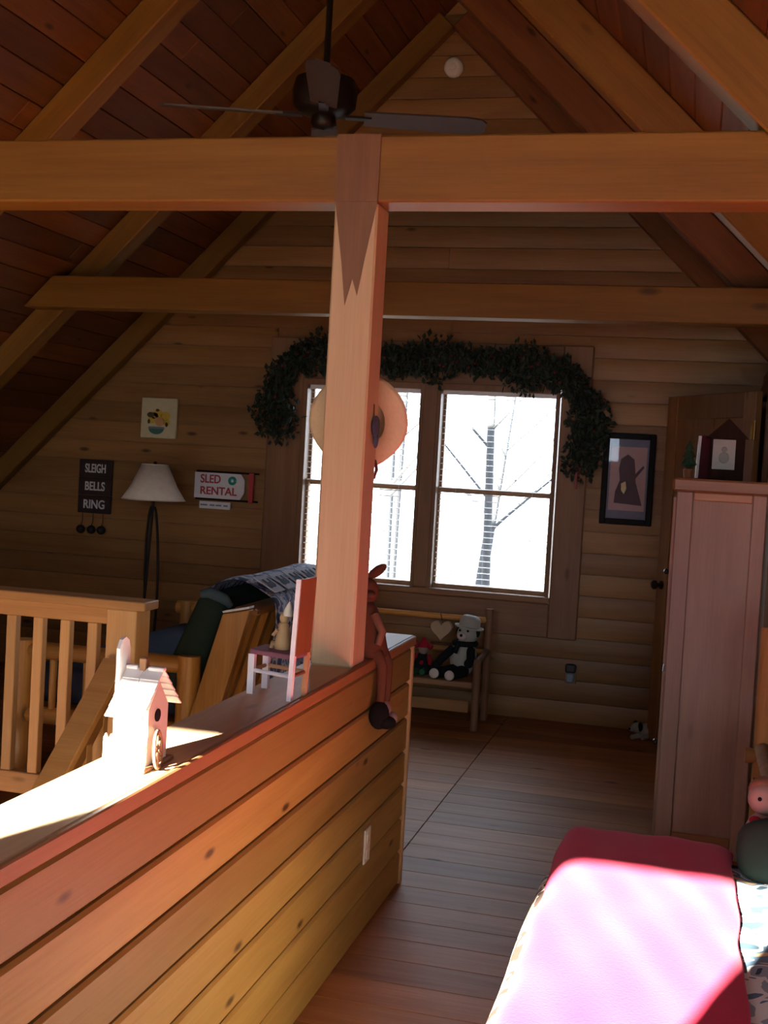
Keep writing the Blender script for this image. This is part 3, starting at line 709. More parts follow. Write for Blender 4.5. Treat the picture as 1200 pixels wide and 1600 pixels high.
for p, q_, mm in ((B1,F1,'chairw'),(B2,F2,'figure'),(F1,F2,'figure'),(B1,B2,'orange')):
    mb = MB(); mb.tube([(p.x,p.y,zq),(q_.x,q_.y,zq)], .0055, 8); obj('stretcher', mb, M[mm], mc)
# figurine seated on it
fg = thing('figurine', (-1.055, 3.03, 1.042), 'tan wooden figurine with white cap seated on the miniature chair', 'figurine')
fx, fy = -1.030, 3.022
mb = MB(tr(fx, fy, 1.0425)); mb.lathe([(.021,0),(.024,.012),(.016,.05),(.014,.066),(.007,.072)], 14); mb.tube([(.0,-.004,.012),(-.03,.006,.012),(-.036,.006,-.01)], [.009,.008,.006], 8); mb.ball((0,0,.083), .0125, .0125, .015); obj('body', mb, M['figure'], fg, smooth=True)
mb = MB(tr(fx, fy, 1.0425)); mb.lathe([(.0135,.090),(.012,.104),(.007,.118),(.002,.128)], 12, rotm(0, R(6), 0)); obj('cap', mb, M['ivory'], fg, smooth=True)
mb = MB(tr(fx, fy, 1.0425)); mb.tube([(-.012,-.014,.052),(-.026,-.012,.036)], [.005,.004], 6); mb.tube([(-.008,.016,.052),(-.022,.014,.036)], [.005,.004], 6); obj('arm', mb, M['figure'], fg, smooth=True)

# birdhouse ornament in the sun
BX = lambda x: -1.0 + (x+1.0)*.80
bh = thing('birdhouse', (-1.045, 2.2, .922), 'sunlit white birdhouse ornament with picket fence on the ledge', 'birdhouse')
pbox('base', -1.104, -.992, 2.125, 2.265, .9225, .931, M['brownwood'], bh, .002)
mb = MB(); mb.prism([(2.155,.931),(2.245,.931),(2.245,1.04),(2.20,1.092),(2.155,1.04)], -1.082, -1.004, 'X'); hb = obj('body', mb, M['birdbody'], bh)
mb = MB(tr(-1.0035, 2.195, 1.025) @ rotm(0, R(90), 0)); mb.lathe([(.013,0),(.013,.002)], 14); obj('entry_hole', mb, M['black'], hb)
for sgn in (-1, 1):
    rows = 5
    for k in range(rows):
        t0 = k/rows; a = Vector((-1.092, 2.20+sgn*(.085*t0), 1.112-.080*t0)); e = Vector((-1.092, 2.20+sgn*(.085*(t0+.24)), 1.112-.080*(t0+.24)))
        off = Vector((0, 0, -.0025*0))
        for c0, c1 in ((-1.092,-1.046),(-1.044,-.994)):
            mb = MB(); up = Vector((0, sgn*.080, .085)).normalized()
            p0, p1 = a + up*.001, e + up*.004
            vs_ = [(c0,p0.y,p0.z),(c1,p0.y,p0.z),(c1,p1.y,p1.z),(c0,p1.y,p1.z)] + [(x_, y_+up.y*.003, z_+up.z*.003) for x_, y_, z_ in ((c0,p0.y,p0.z),(c1,p0.y,p0.z),(c1,p1.y,p1.z),(c0,p1.y,p1.z))]
            mb.add(vs_, [(0,1,2,3),(7,6,5,4),(0,4,5,1),(1,5,6,2),(2,6,7,3),(3,7,4,0)]); obj('shingle', mb, M['white'], bh)
pbox('ridge_cap', -1.094, -1.062, 2.192, 2.208, 1.112, 1.120, M['white'], bh, .002); pbox('ridge_cap', -1.034, -.992, 2.192, 2.208, 1.112, 1.120, M['white'], bh, .002)
pbox('chimney', -1.058, -1.040, 2.192, 2.212, 1.10, 1.136, M['brownwood'], bh, .002)
mb = MB(); mb.prism([(2.165,.931),(2.165,1.155),(2.175,1.172),(2.19,1.176),(2.205,1.168),(2.212,1.15),(2.212,.931)], -1.1035, -1.0945, 'X'); obj('tall_board', mb, M['white'], bh)
for k in range(8):
    xx = -1.100 + .0145*k
    mb = MB(); mb.prism([(xx-.005,.931),(xx+.005,.931),(xx+.005,.985),(xx,.994),(xx-.005,.985)], 2.128, 2.132, 'Y'); obj('picket', mb, M['white'], bh)
mb = MB(); mb.box(-1.106, -.993, 2.1325, 2.1355, .948, .955); mb.box(-1.106, -.993, 2.1325, 2.1355, .970, .977); obj('fence_rail', mb, M['white'], bh)
WM = tr(-.988, 2.172, .9625) @ rotm(0, R(86), R(14))
wh = None
mb = MB(WM); n = 24; mb.tube([(.036*math.cos(2*math.pi*k/n), .036*math.sin(2*math.pi*k/n), 0) for k in range(n+1)], .0038, 6, caps=False); wh = obj('wheel', mb, M['brownwood'], bh, smooth=True)
for k in range(6):
    mb = MB(WM); a = math.pi*k/3; mb.tube([(0,0,0),(.035*math.cos(a), .035*math.sin(a), 0)], .0022, 5); obj('spoke', mb, M['brownwood'], wh)
mb = MB(WM); mb.lathe([(.007,-.004),(.007,.004)], 8); obj('hub', mb, M['brownwood'], wh)

for o_ in [c for c in bh.children if not c.name.startswith('wheel')]:
    for me_ in [o_.data] + [g.data for g in o_.children]:
        for v_ in me_.vertices: v_.co.x = BX(v_.co.x + ROOT[bh.name].x) - ROOT[bh.name].x

# straw hat hung on the far side of the post
ht = thing('straw_hat', (-1.04, 3.66, 1.67), 'round straw hat hanging on the back of the post', 'hat')
HM = tr(-1.04, 3.665, 1.675) @ rotm(R(-90), 0, 0)
mb = MB(HM); prof = [(.163,.004),(.150,.0),(.10,.002),(.088,.006),(.082,.05),(.06,.068),(.0,.072)]
n = 40; vs_ = []
for rr, zz in prof:
    for k in range(n):
        a = 2*math.pi*k/n; x_, y_ = rr*math.cos(a), rr*math.sin(a)
        if y_ > 0: x_ *= 1 - .25*(y_/.163)**2        # brim droops to a narrower lower edge
        vs_.append((x_, y_*.96, zz + .006*math.sin(3*a)*(rr/.163)))
fs_ = [(i*n+k, i*n+(k+1) % n, (i+1)*n+(k+1) % n, (i+1)*n+k) for i in range(len(prof)-1) for k in range(n)]
mb.add(vs_, fs_); hb_ = obj('brim_and_crown', mb, M['straw'], ht, smooth=True); m_ = hb_.modifiers.new('solid', 'SOLIDIFY'); m_.thickness = .003
mb = MB(HM); mb.lathe([(.089,.008),(.0875,.022)], 32, caps=False); o = obj('hat_band', mb, M['cloth_b'], ht); m_ = o.modifiers.new('solid', 'SOLIDIFY'); m_.thickness = .004; m_.offset = 1
mb = MB(); mb.tube([(-.975,3.66,1.56),(-.968,3.66,1.53),(-.975,3.66,1.50)], [.004,.006,.003], 6); mb.tube([(-.982,3.66,1.56),(-.985,3.66,1.525)], [.004,.005], 6); obj('chin_cord', mb, M['cloth_b'], ht)
orn = thing('blue_ornament', (-.962, 3.57, 1.64), 'small blue mitten ornament hanging on the side of the post', 'ornament')
mb = MB(); mb.ball((-.958, 3.585, 1.662), .009, .040, .034); mb.ball((-.958, 3.592, 1.625), .007, .022, .030); obj('body', mb, M['ribbon'], orn, smooth=True)
mb = MB(); mb.tube([(-.963,3.575,1.69),(-.964,3.572,1.73)], .0015, 5); obj('hanger', mb, M['cloth_b'], orn)

# rabbit doll sitting on the ledge beyond the post, legs over the edge
rd = thing('rabbit_doll', (-1.0, 3.76, .922), 'brown cloth rabbit doll sitting on the ledge with dangling boots', 'doll')
mb = MB(); mb.lathe([(.075,.925),(.078,.95),(.062,1.02),(.040,1.075),(.022,1.10)], 18, tr(-1.005, 3.765, 0)); obj('dress', mb, M['cloth_b'], rd, smooth=True)
mb = MB(); mb.ball((-1.005, 3.765, 1.135), .040, .038, .042); mb.ball((-.985,3.735,1.125), .018, .018, .015); obj('head', mb, M['cloth_b'], rd, smooth=True)
mb = MB(); mb.ball((-.975, 3.765, 1.200), .016, .009, .038, rot=rotm(0, R(52), 0)); mb.ball((-1.035, 3.765, 1.205), .016, .009, .045, rot=rotm(0, R(-20), 0)); obj('ear', mb, M['cloth_b'], rd, smooth=True)
for yy, bm_, mm in ((3.725, 'boot', 'cloth_b'), (3.795, 'pink', 'cloth_b')):
    mb = MB(); mb.tube([(-.985,yy,.945),(-.945,yy,.935),(-.930,yy,.90),(-.930,yy+.005,.84),(-.931,yy+.005,.775)], [.020,.020,.018,.016,.015], 10); lg = obj('leg', mb, M[mm], rd, smooth=True)
    mb = MB(); mb.ball((-.930, yy-.004, .742), .034 if bm_ == 'boot' else .024, .034, .046 if bm_ == 'boot' else .036); mb.ball((-.905, yy-.006, .722), .034 if bm_ == 'boot' else .022, .026, .022); obj('boot', mb, M[bm_], lg, smooth=True)
mb = MB(); mb.tube([(-.97,3.74,1.06),(-.935,3.72,1.01),(-.945,3.71,.97)], [.016,.014,.011], 8); mb.tube([(-1.03,3.74,1.06),(-1.02,3.70,1.0)], [.016,.012], 8); obj('arm', mb, M['cloth_t'], rd, smooth=True)

# ---- log futon with throw, beyond the stair opening
fu = thing('log_futon', (-2.4, 5.9, 0), 'log framed futon with dark green mattress facing left', 'futon')
Y0, Y1 = 4.95, 6.85
def fprism(name, poly, y0, y1, mat, sm=False, bev=0): mb = MB(); mb.prism(poly, y0, y1, 'Y'); return obj(name, mb, mat, fu, smooth=sm, bev=bev)
logS = wood('log_slope', (.62,.32,.09), (.42,.18,.04), 'Z', .4, .5)
stile = [(-2.12,.26),(-1.952,.855),(-1.825,.885),(-1.99,.26)]
fprism('back_stile', stile, Y0-.06, Y0-.005, logS, bev=.006); fprism('back_stile', stile, Y1-.05, Y1, logS, bev=.006)
sl_ = [(-2.06,.30),(-1.905,.84),(-1.855,.855),(-2.02,.30)]
for k in range(11):
    yy = Y0+.13+.155*k
    fprism('back_slat', sl_, yy, yy+.05, logS)
mb = MB(); mb.box(-1.945,-1.835,Y0+.05,Y1-.05,.84,.875,b=.01); obj('back_top_rail', mb, hwY, fu)
for yy in (Y0+.02, Y1-.02):
    mb = MB(); mb.tube([(-2.13,yy,0),(-2.13,yy,.645)], .052, 14); obj('post', mb, M['logZ'], fu, smooth=True)
    mb = MB(); mb.tube([(-2.95,yy,0),(-2.95,yy,.645)], .052, 14); obj('post', mb, M['logZ'], fu, smooth=True)
    mb = MB(); mb.tube([(-3.02,yy,.60),(-2.13,yy,.60)], .04, 12); obj('arm_rail', mb, M['log'], fu, smooth=True)
    mb = MB(); mb.tube([(-2.95,yy,.30),(-2.13,yy,.30)], .04, 12); obj('lower_rail', mb, M['log'], fu, smooth=True)
    for k in range(4):
        xx = -2.80+.17*k; mb = MB(); mb.tube([(xx,yy,.30),(xx,yy,.60)], .018, 8); obj('arm_spindle', mb, M['logZ'], fu, smooth=True)
mb = MB(); mb.tube([(-2.95,Y0,.30),(-2.95,Y1,.30)], .04, 12); obj('front_rail', mb, hwY, fu, smooth=True)
mb = MB(); mb.box(-2.97,-2.20,Y0+.08,Y1-.08,.34,.52,b=.05); obj('seat_mattress', mb, M['navy'], fu, smooth=True)
mb = MB(tr(-2.13, 0, .665) @ rotm(0, R(23), 0)); mb.box(-.085,.075,Y0+.03,Y1-.03,-.22,.265,b=.055); obj('back_mattress', mb, M['green'], fu, smooth=True)
mb = MB(tr(-2.13, 0, .665) @ rotm(0, R(23), 0)); mb.tube([(-.075,Y0+.05,.245),(-.045,Y0+.06,.268),(.03,Y0+.07,.272),(.06,Y0+.09,.25)], [.018,.027,.027,.018], 10); obj('mattress_roll', mb, M['teal'], fu, smooth=True)
th = thing('bear_throw', (-1.9, 5.7, .6), 'blue and white bear pattern throw draped over the futon back', 'throw')
thp = [(-2.225,.70),(-2.165,.85),(-2.105,.955),(-2.03,.982),(-1.96,.978),(-1.88,.955),(-1.80,.905),(-1.785,.80),(-1.80,.66),(-1.815,.52)]
def thf(a, b):
    x, z = along(thp, a); y = 5.13 + 1.09*b
    return (x + (.006*math.sin(y*16) if a > .55 else 0), y + (.02*math.sin(a*5)), z + wob(y, a*3, 0, .004))
sheet('cloth', thf, 30, 24, M['throw'], th, .008, 1)
SLM = tr(-1.872, 0, .955) @ rotm(0, R(29), 0)            # frame of the throw's rear slope just behind the futon top
def bear_shape(sc): return [(p[0]*sc, p[1]*sc) for p in ((-.5,-.35),(-.3,-.35),(-.28,-.1),(.1,-.1),(.12,-.35),(.32,-.35),(.36,0),(.52,.12),(.50,.28),(.34,.34),(.22,.26),(-.2,.30),(-.45,.16))]
for k in range(5):                   # woven picture squares on the slope and on the hanging rear side
    yy = 5.24 + .19*k
    mb = MB(SLM @ tr(0, yy, .012)); mb.box(-.062, .062, -.07, .07, -.002, .002); sq = obj('woven_square', mb, M['throwpale'], th)
    mb = MB(SLM @ tr(0, yy, .0145) @ rotm(0, 0, R(-90))); mb.prism(bear_shape(.10), 0, .0015, 'Z'); obj('woven_bear', mb, M['navy'], sq)
    mb = MB(); mb.box(-1.776, -1.772, yy-.065, yy+.065, .70, .83); sq = obj('woven_square', mb, M['throwpale'], th)
    mb = MB(tr(-1.771, yy, .765) @ rotm(R(90), 0, R(90))); mb.prism(bear_shape(.095), 0, .0015, 'Z'); obj('woven_bear', mb, M['navy'], sq)
bl_ = thing('booklet', (-1.89, 4.917, .87), 'white booklet lying on the near end of the futon back', 'booklet')
BK = tr(-1.888, 4.915, .8785) @ rotm(0, R(-13.3), 0)
mb = MB(BK); mb.box(-.062, .062, -.03, .03, -.004, .003); obj('pages', mb, M['page'], bl_)
mb = MB(BK); mb.box(-.064, .064, -.031, .031, .003, .005); obj('cover', mb, M['slwhite'], bl_)

# ---- floor lamp
la = thing('floor_lamp', (-3.33, 7.10, 0), 'black iron floor lamp with cream cone shade by the back wall', 'lamp')
lx, ly = -3.345, 7.10
mb = MB(tr(lx, ly, 0)); mb.lathe([(.15,0),(.15,.015),(.06,.035),(.02,.06)], 24); obj('base', mb, M['iron'], la, smooth=True)
for k in range(3):
    pts = []
    for i in range(28):
        t = i/27; rad_ = .012 + .040*math.sin(math.pi*min(1, max(0, (t-.05)/.95)))**.6
        a = 2*math.pi*k/3 + .9*t; pts.append((lx+rad_*math.cos(a), ly+rad_*math.sin(a), .05+1.14*t))
    mb = MB(); mb.tube(pts, .0085, 7); obj('pole_rod', mb, M['iron'], la, smooth=True)
mb = MB(tr(lx, ly, 0)); mb.tube([(0,0,1.18),(0,0,1.46)], .008, 8); mb.ball((0,0,1.47), .012); obj('stem', mb, M['iron'], la)
mb = MB(tr(lx, ly, 0)); mb.lathe([(.203,1.236),(.150,1.32),(.084,1.462)], 32, caps=False); sh = obj('shade', mb, M['shade'], la, smooth=True); m_ = sh.modifiers.new('solid', 'SOLIDIFY'); m_.thickness = .003
mb = MB(tr(lx, ly, 0)); n = 32
for rr, zz in ((.203,1.237),(.084,1.461)):
    mb = MB(tr(lx, ly, 0)); mb.tube([(rr*math.cos(2*math.pi*k/n), rr*math.sin(2*math.pi*k/n), zz) for k in range(n+1)], .003, 5, caps=False); obj('shade_rim', mb, M['cream'], sh)

# ---- things on the back wall
YS = YB - .012
sg = thing('sleigh_bells_sign', (-3.97, YS, 1.10), 'dark wooden sign reading SLEIGH BELLS RING', 'sign')
for z0, z1 in ((1.345,1.464),(1.222,1.341),(1.097,1.218)):
    mb = MB(); mb.box(-4.092,-3.845,YS-.02,YS,z0,z1,b=.003); obj('sign_board', mb, M['signboard'], sg)
for w_, zz, sx in (('SLEIGH',1.402,.86),('BELLS',1.280,1.05),('RING',1.156,1.2)):
    text_mesh(w_, .083, M['letter'], 'lettering', sg, WALLM(-3.968, YS-.0215, zz), .0015, sx*.70, .0016)
for k, xx in enumerate((-4.055,-3.975,-3.90)):
    be = thing('jingle_bell', (xx, YS-.02, .99), 'dark jingle bell hanging below the sleigh sign, %s of three' % ('leftmost','middle','rightmost')[k], 'bell', 'three bells under the sign')
    mb = MB(tr(xx, YS-.032, .985)); mb.ball((0,0,0), .031, .028, .030); obj('body', mb, M['bell'], be, smooth=True)
    mb = MB(); mb.tube([(xx,YS-.03,1.012),(xx,YS-.012,1.04),(xx,YS-.012,1.095)], .0025, 5); obj('cord', mb, M['bell'], be)
sr = thing('sled_rental_sign', (-3.05, YS, 1.25), 'white tag-shaped SLED RENTAL sign with teal wreath', 'sign')
mb = MB(); mb.prism([(-3.232,1.254),(-3.232,1.424),(-2.905,1.424),(-2.878,1.385),(-2.878,1.30),(-2.905,1.254)], YS-.026, YS-.010, 'Y'); obj('board', mb, M['slwhite'], sr)
for zz in (1.432, 1.247):
    mb = MB(); mb.box(-3.225,-2.785,YS-.018,YS-.004,zz-.006,zz+.006); obj('runner', mb, M['darkwood'], sr)
mb = MB(); mb.box(-2.845,-2.812,YS-.034,YS-.019,1.238,1.436,b=.003); obj('crossbar', mb, M['slred'], sr)
text_mesh('SLED', .078, M['slred'], 'lettering', sr, WALLM(-3.118, YS-.0275, 1.380), .0015, .85, .0015)
text_mesh('RENTAL', .072, M['slred'], 'lettering', sr, WALLM(-3.060, YS-.0275, 1.302), .0015, 1.0, .0015)
mb = MB(tr(-2.962, YS-.029, 1.378) @ rotm(R(90),0,0)); n = 20
mb.tube([(.020*math.cos(2*math.pi*k/n), .020*math.sin(2*math.pi*k/n), 0) for k in range(n+1)], .010, 6, caps=False); obj('wreath', mb, M['slteal'], sr, smooth=True)
mb = MB(); mb.box(-3.192,-2.972,YS-.022,YS-.008,1.184,1.232); hg = obj('hanging_tag', mb, M['slwhite'], sr)
for xx, w_ in ((-3.16,.05),(-3.10,.035),(-3.055,.04),(-3.005,.03)):
    mb = MB(); mb.box(xx-w_/2,xx+w_/2,YS-.0228,YS-.0218,1.203,1.213); obj('faded_print', mb, M['matgrey'], hg)
cv = thing('flower_canvas', (-3.51, YS, 1.64), 'small square cream canvas painted with yellow flowers in a bowl', 'painting')
mb = MB(); mb.box(-3.645,-3.387,YS-.026,YS,1.634,1.905,b=.004); obj('canvas', mb, M['canvas'], cv)
def flat(name, pts, mat, y, par, th=.0012): mb = MB(); mb.prism(pts, y-th, y, 'Y'); return obj(name, mb, mat, par)
def disc(cx, cz, rx, rz, n=14, a0=0, a1=2*math.pi): return [(cx+rx*math.cos(a0+(a1-a0)*k/n), cz+rz*math.sin(a0+(a1-a0)*k/n)) for k in range(n+(1 if a1-a0 < 6 else 0))]
flat('painted_bowl', disc(-3.530, 1.698, .055, .038, 14, math.pi, 2*math.pi), M['bowl'], YS-.0262, cv)
flat('painted_rim', [(-3.590,1.697),(-3.468,1.697),(-3.475,1.712),(-3.583,1.712)], M['matgrey'], YS-.0262, cv)
for cx, cz, rr, mm in ((-3.52,1.80,.034,'yellow'),(-3.465,1.785,.036,'yellow'),(-3.505,1.745,.036,'peach'),(-3.565,1.755,.030,'yellow'),(-3.455,1.742,.024,'yellow'),(-3.545,1.785,.028,'peach')):
    flat('painted_flower', disc(cx, cz, rr, rr*.85, 9), M[mm], YS-.0274, cv)
for cx, cz, rx, rz in ((-3.575,1.790,.026,.018),(-3.455,1.728,.010,.016),(-3.525,1.822,.014,.010),(-3.585,1.745,.010,.016)):
    flat('painted_leaf', disc(cx, cz, rx, rz, 9), M['leafd'], YS-.0287, cv)
fr = thing('framed_print', (-.39, YS, 1.26), 'tall black framed print hanging right of the window', 'picture')
FX0, FX1, FZ0, FZ1 = -.550, -.238, 1.258, 1.818; t = .036
for nm, b4 in (('frame_side',(FX0,FX0+t,FZ0,FZ1)),('frame_side',(FX1-t,FX1,FZ0,FZ1)),('frame_rail',(FX0+t,FX1-t,FZ0,FZ0+t)),('frame_rail',(FX0+t,FX1-t,FZ1-t,FZ1))):
    mb = MB(); mb.box(b4[0],b4[1],YS-.030,YS,b4[2],b4[3],b=.004); obj(nm, mb, M['black'], fr)
mb = MB(); mb.box(FX0+t*.8,FX1-t*.8,YS-.012,YS-.004,FZ0+t*.8,FZ1-t*.8); obj('mat_board', mb, M['matgrey'], fr)
mb = MB(); mb.box(-.502,-.286,YS-.0135,YS-.012,1.345,1.735); pr_ = obj('print', mb, M['printbg'], fr)
flat('print_figure', [(-.47,1.39),(-.30,1.38),(-.325,1.46),(-.345,1.52),(-.352,1.60),(-.36,1.66),(-.40,1.69),(-.44,1.66),(-.45,1.60),(-.44,1.53),(-.465,1.46)], M['printfig'], YS-.0136, pr_)
flat('print_arm', [(-.36,1.56),(-.305,1.625),(-.298,1.612),(-.35,1.54)], M['printfig'], YS-.0136, pr_)
flat('print_accent', [(-.432,1.51),(-.405,1.525),(-.398,1.48),(-.412,1.445),(-.43,1.47)], M['printlt'], YS-.0150, pr_)
mb = MB(); mb.box(FX0+t*.7,FX1-t*.7,YS-.0225,YS-.020,FZ0+t*.7,FZ1-t*.7); obj('glass_pane', mb, M['glass'], fr)
nl = thing('plug_in_freshener', (-.665, YS, .29), 'dark topped plug-in air freshener low on the back wall', 'air freshener')
mb = MB(); mb.box(-.700,-.630,YS-.004,YS+.004,.25,.365,b=.002); obj('cover_plate', mb, M['trim'], nl)
mb = MB(); mb.box(-.697,-.633,YS-.045,YS-.005,.320,.375,b=.012); obj('holder', mb, M['nightd'], nl)
mb = MB(); mb.box(-.690,-.642,YS-.040,YS-.008,.258,.319,b=.008); obj('bottle', mb, M['nightb'], nl)

# ---- garland over the window
ga = thing('garland', (-1.65, YB-.06, 2.2), 'dark leafy garland draped along the top of the window', 'garland')
gp = [(-2.62,1.74),(-2.68,1.86),(-2.64,2.05),(-2.56,2.19),(-2.38,2.23),(-2.13,2.245),(-1.87,2.20),(-1.71,2.215),(-1.46,2.22),(-1.22,2.21),(-1.01,2.18),(-.82,2.155),(-.69,2.05),(-.64,1.89),(-.65,1.73),(-.69,1.60)]
GYc = YB-.125
gpt = [(along(gp, i/60)) for i in range(61)]
mb = MB(); mb.tube([(x_, GYc+.012*math.sin(i*1.3), z_+.01*math.sin(i*.9)) for i, (x_, z_) in enumerate(gpt)], .009, 6); obj('stem', mb, M['stem'], ga)
mb = MB(); rg = random.Random(3)
for i in range(6200):
    t = rg.random(); x_, z_ = along(gp, t)
    rad_ = .125*(.68+.55*math.sin(t*47)*math.sin(t*19+1)) + .012
    a = rg.uniform(0, 2*math.pi); rr = rad_*math.sqrt(rg.random()); 
    cx, cy, cz = x_ + rr*math.cos(a), GYc + rg.uniform(-.055,.06), z_ + rr*math.sin(a)
    T = tr(cx, cy, cz) @ Euler((rg.uniform(0,6.3), rg.uniform(0,6.3), rg.uniform(0,6.3))).to_matrix().to_4x4()
    L = rg.uniform(.03,.055); w = L*.3
    mb.add([(0,0,0),(L*.5,w,.004),(L,0,0),(L*.5,-w,.004),(L*.5,0,-.003)], [(0,4,1),(1,4,2),(2,4,3),(3,4,0)], T)
obj('foliage', mb, M['garland'], ga, kind='stuff')
for k in range(26):
    t = rg.random(); x_, z_ = along(gp, t)
    mb = MB(); mb.ball((x_+rg.uniform(-.05,.05), GYc-.05, z_+rg.uniform(-.05,.05)), .009, n=8, m=6); obj('berry', mb, M['berry'], ga, smooth=True)
mb = MB(); mb.tube([(-.69,GYc,1.60),(-.70,GYc,1.52),(-.695,GYc,1.46)], [.008,.012,.006], 6); obj('ribbon_end', mb, M['berry'], ga)

# ---- log bench with stuffed toys below the window
be_ = thing('log_bench', (-1.6, 7.2, 0), 'low log bench below the window holding stuffed toys', 'bench')
mb = MB(); mb.box(-2.05,-1.19,6.98,7.33,.25,.287,b=.006); obj('seat', mb, M['trimX'], be_)
mb = MB(); mb.box(-2.03,-1.21,7.0,7.02,.10,.17,b=.004); obj('apron', mb, M['back'], be_)
for xx in (-2.07,-1.168):
    mb = MB(); mb.tube([(xx,7.33,0),(xx,7.34,.69)], .024, 10); obj('leg', mb, M['brownwood'], be_, smooth=True)
    mb = MB(); mb.tube([(xx,7.0,0),(xx,7.0,.42)], .024, 10); obj('leg', mb, M['brownwood'], be_, smooth=True)
    mb = MB(); mb.tube([(xx,6.98,.41),(xx,7.36,.43)], .02, 10); obj('armrest', mb, M['brownwood'], be_, smooth=True)
for zz in (.42,.62):
    mb = MB(); mb.tube([(-2.07,7.34,zz),(-1.168,7.34,zz)], .018, 8); obj('back_rail', mb, M['log'], be_, smooth=True)
tb = thing('teddy_bear', (-1.30, 7.12, .287), 'large grey teddy with hat, black limbs and pale feet on the bench', 'stuffed animal')
mb = MB(); mb.ball((-1.285,7.16,.405), .085,.075,.115); mb.ball((-1.262,7.13,.555), .068,.062,.062); obj('body', mb, M['plushg'], tb, smooth=True)
mb = MB(tr(-1.256,7.14,.590) @ rotm(0,R(8),0)); mb.lathe([(.088,0),(.090,.008),(.066,.012),(.062,.055),(.045,.072),(.0,.076)], 18); obj('hat', mb, M['plushg'], tb, smooth=True)
mb = MB(); mb.ball((-1.285,7.072,.545), .030,.026,.024); obj('muzzle', mb, M['plushw'], tb, smooth=True)
mb = MB(); mb.ball((-1.285,7.046,.552), .009); mb.ball((-1.300,7.076,.578), .007); mb.ball((-1.25,7.068,.578), .007); mb.ball((-1.315,7.12,.565), .016,.02,.026); mb.ball((-1.20,7.12,.565), .016,.02,.026); obj('face_and_ears', mb, M['plushb'], tb, smooth=True)
n = 18; mb = MB(tr(-1.275,7.14,.495)); mb.tube([(.065*math.cos(2*math.pi*k/n), .06*math.sin(2*math.pi*k/n), 0) for k in range(n+1)], .017, 7, caps=False); mb.tube([(-.03,-.06,0),(-.045,-.085,-.05)], [.015,.018], 7); obj('scarf', mb, M['plushb'], tb, smooth=True)
for pts in ([(-1.345,7.12,.46),(-1.40,7.07,.40),(-1.425,7.03,.36)], [(-1.235,7.12,.46),(-1.222,7.06,.41),(-1.226,7.02,.39)]):
    mb = MB(); mb.tube(pts, [.026,.026,.022], 9); mb.ball(pts[-1], .028); obj('arm', mb, M['plushb'], tb, smooth=True)
for x0, x1, zz in ((-1.325,-1.415,.325),(-1.27,-1.322,.320)):
    mb = MB(); mb.tube([(x0,7.12,.33),((x0+x1)/2,7.05,.325),(x1,7.00,zz)], [.038,.036,.032], 10); mb.ball((x1,6.985,zz), .036); lg = obj('leg', mb, M['plushb'], tb, smooth=True)
    mb = MB(); mb.ball((x1-.004,6.958,zz), .030,.014,.030); obj('foot_pad', mb, M['plushw'], lg, smooth=True)
el = thing('elf_doll', (-1.53, 7.12, .287), 'red and black elf doll sitting on the bench by the teddy', 'stuffed animal')
mb = MB(tr(-1.53,7.13,0)); mb.lathe([(.055,.29),(.058,.31),(.045,.38),(.025,.41)], 14); obj('body', mb, M['plushb'], el, smooth=True)
mb = MB(); mb.ball((-1.525,7.12,.435), .030,.028,.030); obj('head', mb, M['pink'], el, smooth=True)
mb = MB(); mb.lathe([(.036,.450),(.026,.48),(.008,.51)], 12, tr(-1.525,7.125,0)); mb.ball((-1.57,7.11,.46), .018); mb.ball((-1.482,7.11,.46), .018); mb.ball((-1.525,7.085,.36), .014); obj('cap', mb, M['plushr'], el, smooth=True)
mb = MB(); mb.tube([(-1.55,7.10,.31),(-1.56,7.03,.31),(-1.565,6.99,.32)], [.020,.018,.018], 8); mb.tube([(-1.51,7.10,.31),(-1.505,7.03,.31),(-1.50,6.99,.32)], [.020,.018,.018], 8); obj('leg', mb, M['plushgr'], el, smooth=True)
mb = MB(); mb.tube([(-1.565,7.12,.40),(-1.59,7.07,.36)], [.014,.013], 7); mb.tube([(-1.49,7.12,.40),(-1.468,7.07,.36)], [.014,.013], 7); obj('arm', mb, M['plushr'], el, smooth=True)
hp_ = thing('heart_plush', (-1.46, 7.28, .43), 'tan heart-shaped plush propped on the bench back', 'stuffed toy')
pts = []
for k in range(28):
    a = 2*math.pi*k/28; pts.append((-1.455+.0042*16*math.sin(a)**3, .545+.0042*(13*math.cos(a)-5*math.cos(2*a)-2*math.cos(3*a)-math.cos(4*a))))
mb = MB(); mb.prism(pts, 7.27, 7.32, 'Y'); obj('cushion', mb, M['heart'], hp_, smooth=False, bev=.012)
mb = MB(); mb.tube([(-1.455,7.295,.60),(-1.47,7.31,.64)], .003, 5); mb.box(-1.52,-1.39,7.29,7.315,.445,.462); obj('stand', mb, M['cloth_b'], hp_)

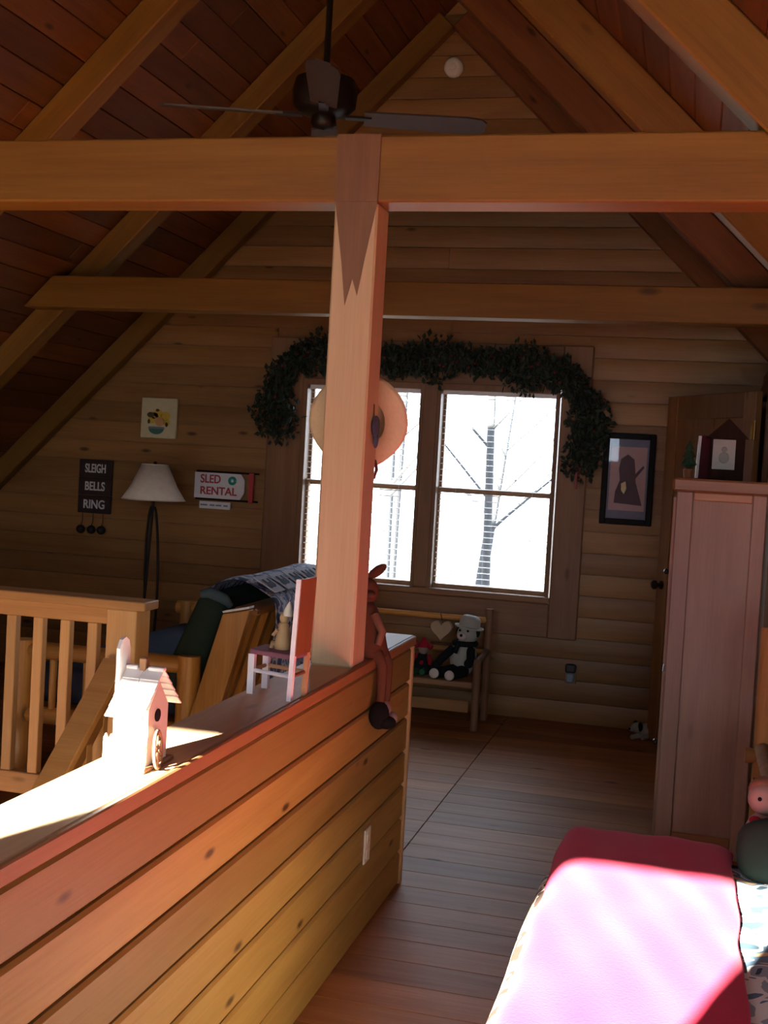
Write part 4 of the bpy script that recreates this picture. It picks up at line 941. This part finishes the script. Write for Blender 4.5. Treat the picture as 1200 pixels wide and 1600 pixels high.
# ---- ceiling fan
fa = thing('ceiling_fan', (-1.6, 4.86, 4.2), 'dark ceiling fan hanging on a long rod from the ridge', 'ceiling fan')
cx, cy = -1.6, 4.86
mb = MB(tr(cx, cy, 0)); mb.tube([(0,0,3.16),(0,0,4.45)], .014, 10); obj('down_rod', mb, M['bronze'], fa)
mb = MB(tr(cx, cy, 0)); mb.lathe([(.035,3.12),(.035,3.17),(.02,3.19)], 16); obj('rod_collar', mb, M['bronze'], fa, smooth=False)
mb = MB(tr(cx, cy, 0)); mb.lathe([(.05,2.985),(.10,3.0),(.132,3.03),(.137,3.085),(.125,3.135),(.08,3.15)], 28); obj('motor_housing', mb, M['bronze'], fa, smooth=True)
mb = MB(tr(cx, cy, 0)); mb.lathe([(.0,2.93),(.04,2.94),(.055,2.96),(.05,2.985)], 20); obj('switch_cup', mb, M['bronze'], fa, smooth=True)
for k in range(4):
    BMx = tr(cx, cy, 2.99) @ rotm(0, 0, R(17+90*k)) 
    mb = MB(BMx); mb.box(.09,.20,-.02,.02,-.006,.004); br = obj('blade_iron', mb, M['bronze'], fa)
    mb = MB(BMx @ rotm(R(-13),0,0)); mb.prism([(.17,-.055),(.60,-.068),(.66,-.058),(.685,-.03),(.685,.03),(.66,.058),(.60,.068),(.17,.055)], -.004,.004,'Z'); obj('blade', mb, M['fanblade'], fa)

# ------------------------------------------------------------------ outdoors beyond the window
mb = MB(); mb.box(-90, 90, -90, 90, -3.4, -3.0); gr = obj('ground', mb, M['snow']); gr['kind'] = 'structure'
rg = random.Random(11)
tl = [(-2.95, 16, .075, .085),(-2.15, 13.5, .05,-.02),(-5.6, 22, .14, .0),(-1.2, 27, .14,.03),(-7.5, 30, .18,.02)]
words = ('leaning slender bare tree outside, through the right sash', 'thin bare sapling outside the window', 'bare tree trunk outside, left sash', 'far bare tree trunk outside the right sash', 'distant bare tree outside behind the post')
for (x_, y_, r_, le), w_ in zip(tl, words):
    t_ = thing('bare_tree', (x_, y_, -3.0), w_, 'tree', 'bare trees outside the window')
    mb = MB(); mb.tube([(x_,y_,-3.05),(x_+le*3,y_,0),(x_+le*8,y_,4),(x_+le*14,y_,9)], [r_*1.2,r_,r_*.8,r_*.4], 10); obj('trunk', mb, M['bark'], t_, smooth=True)
    for k in range(7):
        z0 = rg.uniform(.5, 7); xx = x_+le*(z0+3); s_ = rg.choice((-1,1))
        mb = MB(); mb.tube([(xx,y_,z0),(xx+s_*.7,y_+rg.uniform(-.5,.5),z0+.7),(xx+s_*1.2,y_+rg.uniform(-.8,.8),z0+1.6)], [r_*.35,r_*.22,r_*.08], 6); obj('branch', mb, M['bark'], t_, smooth=True)
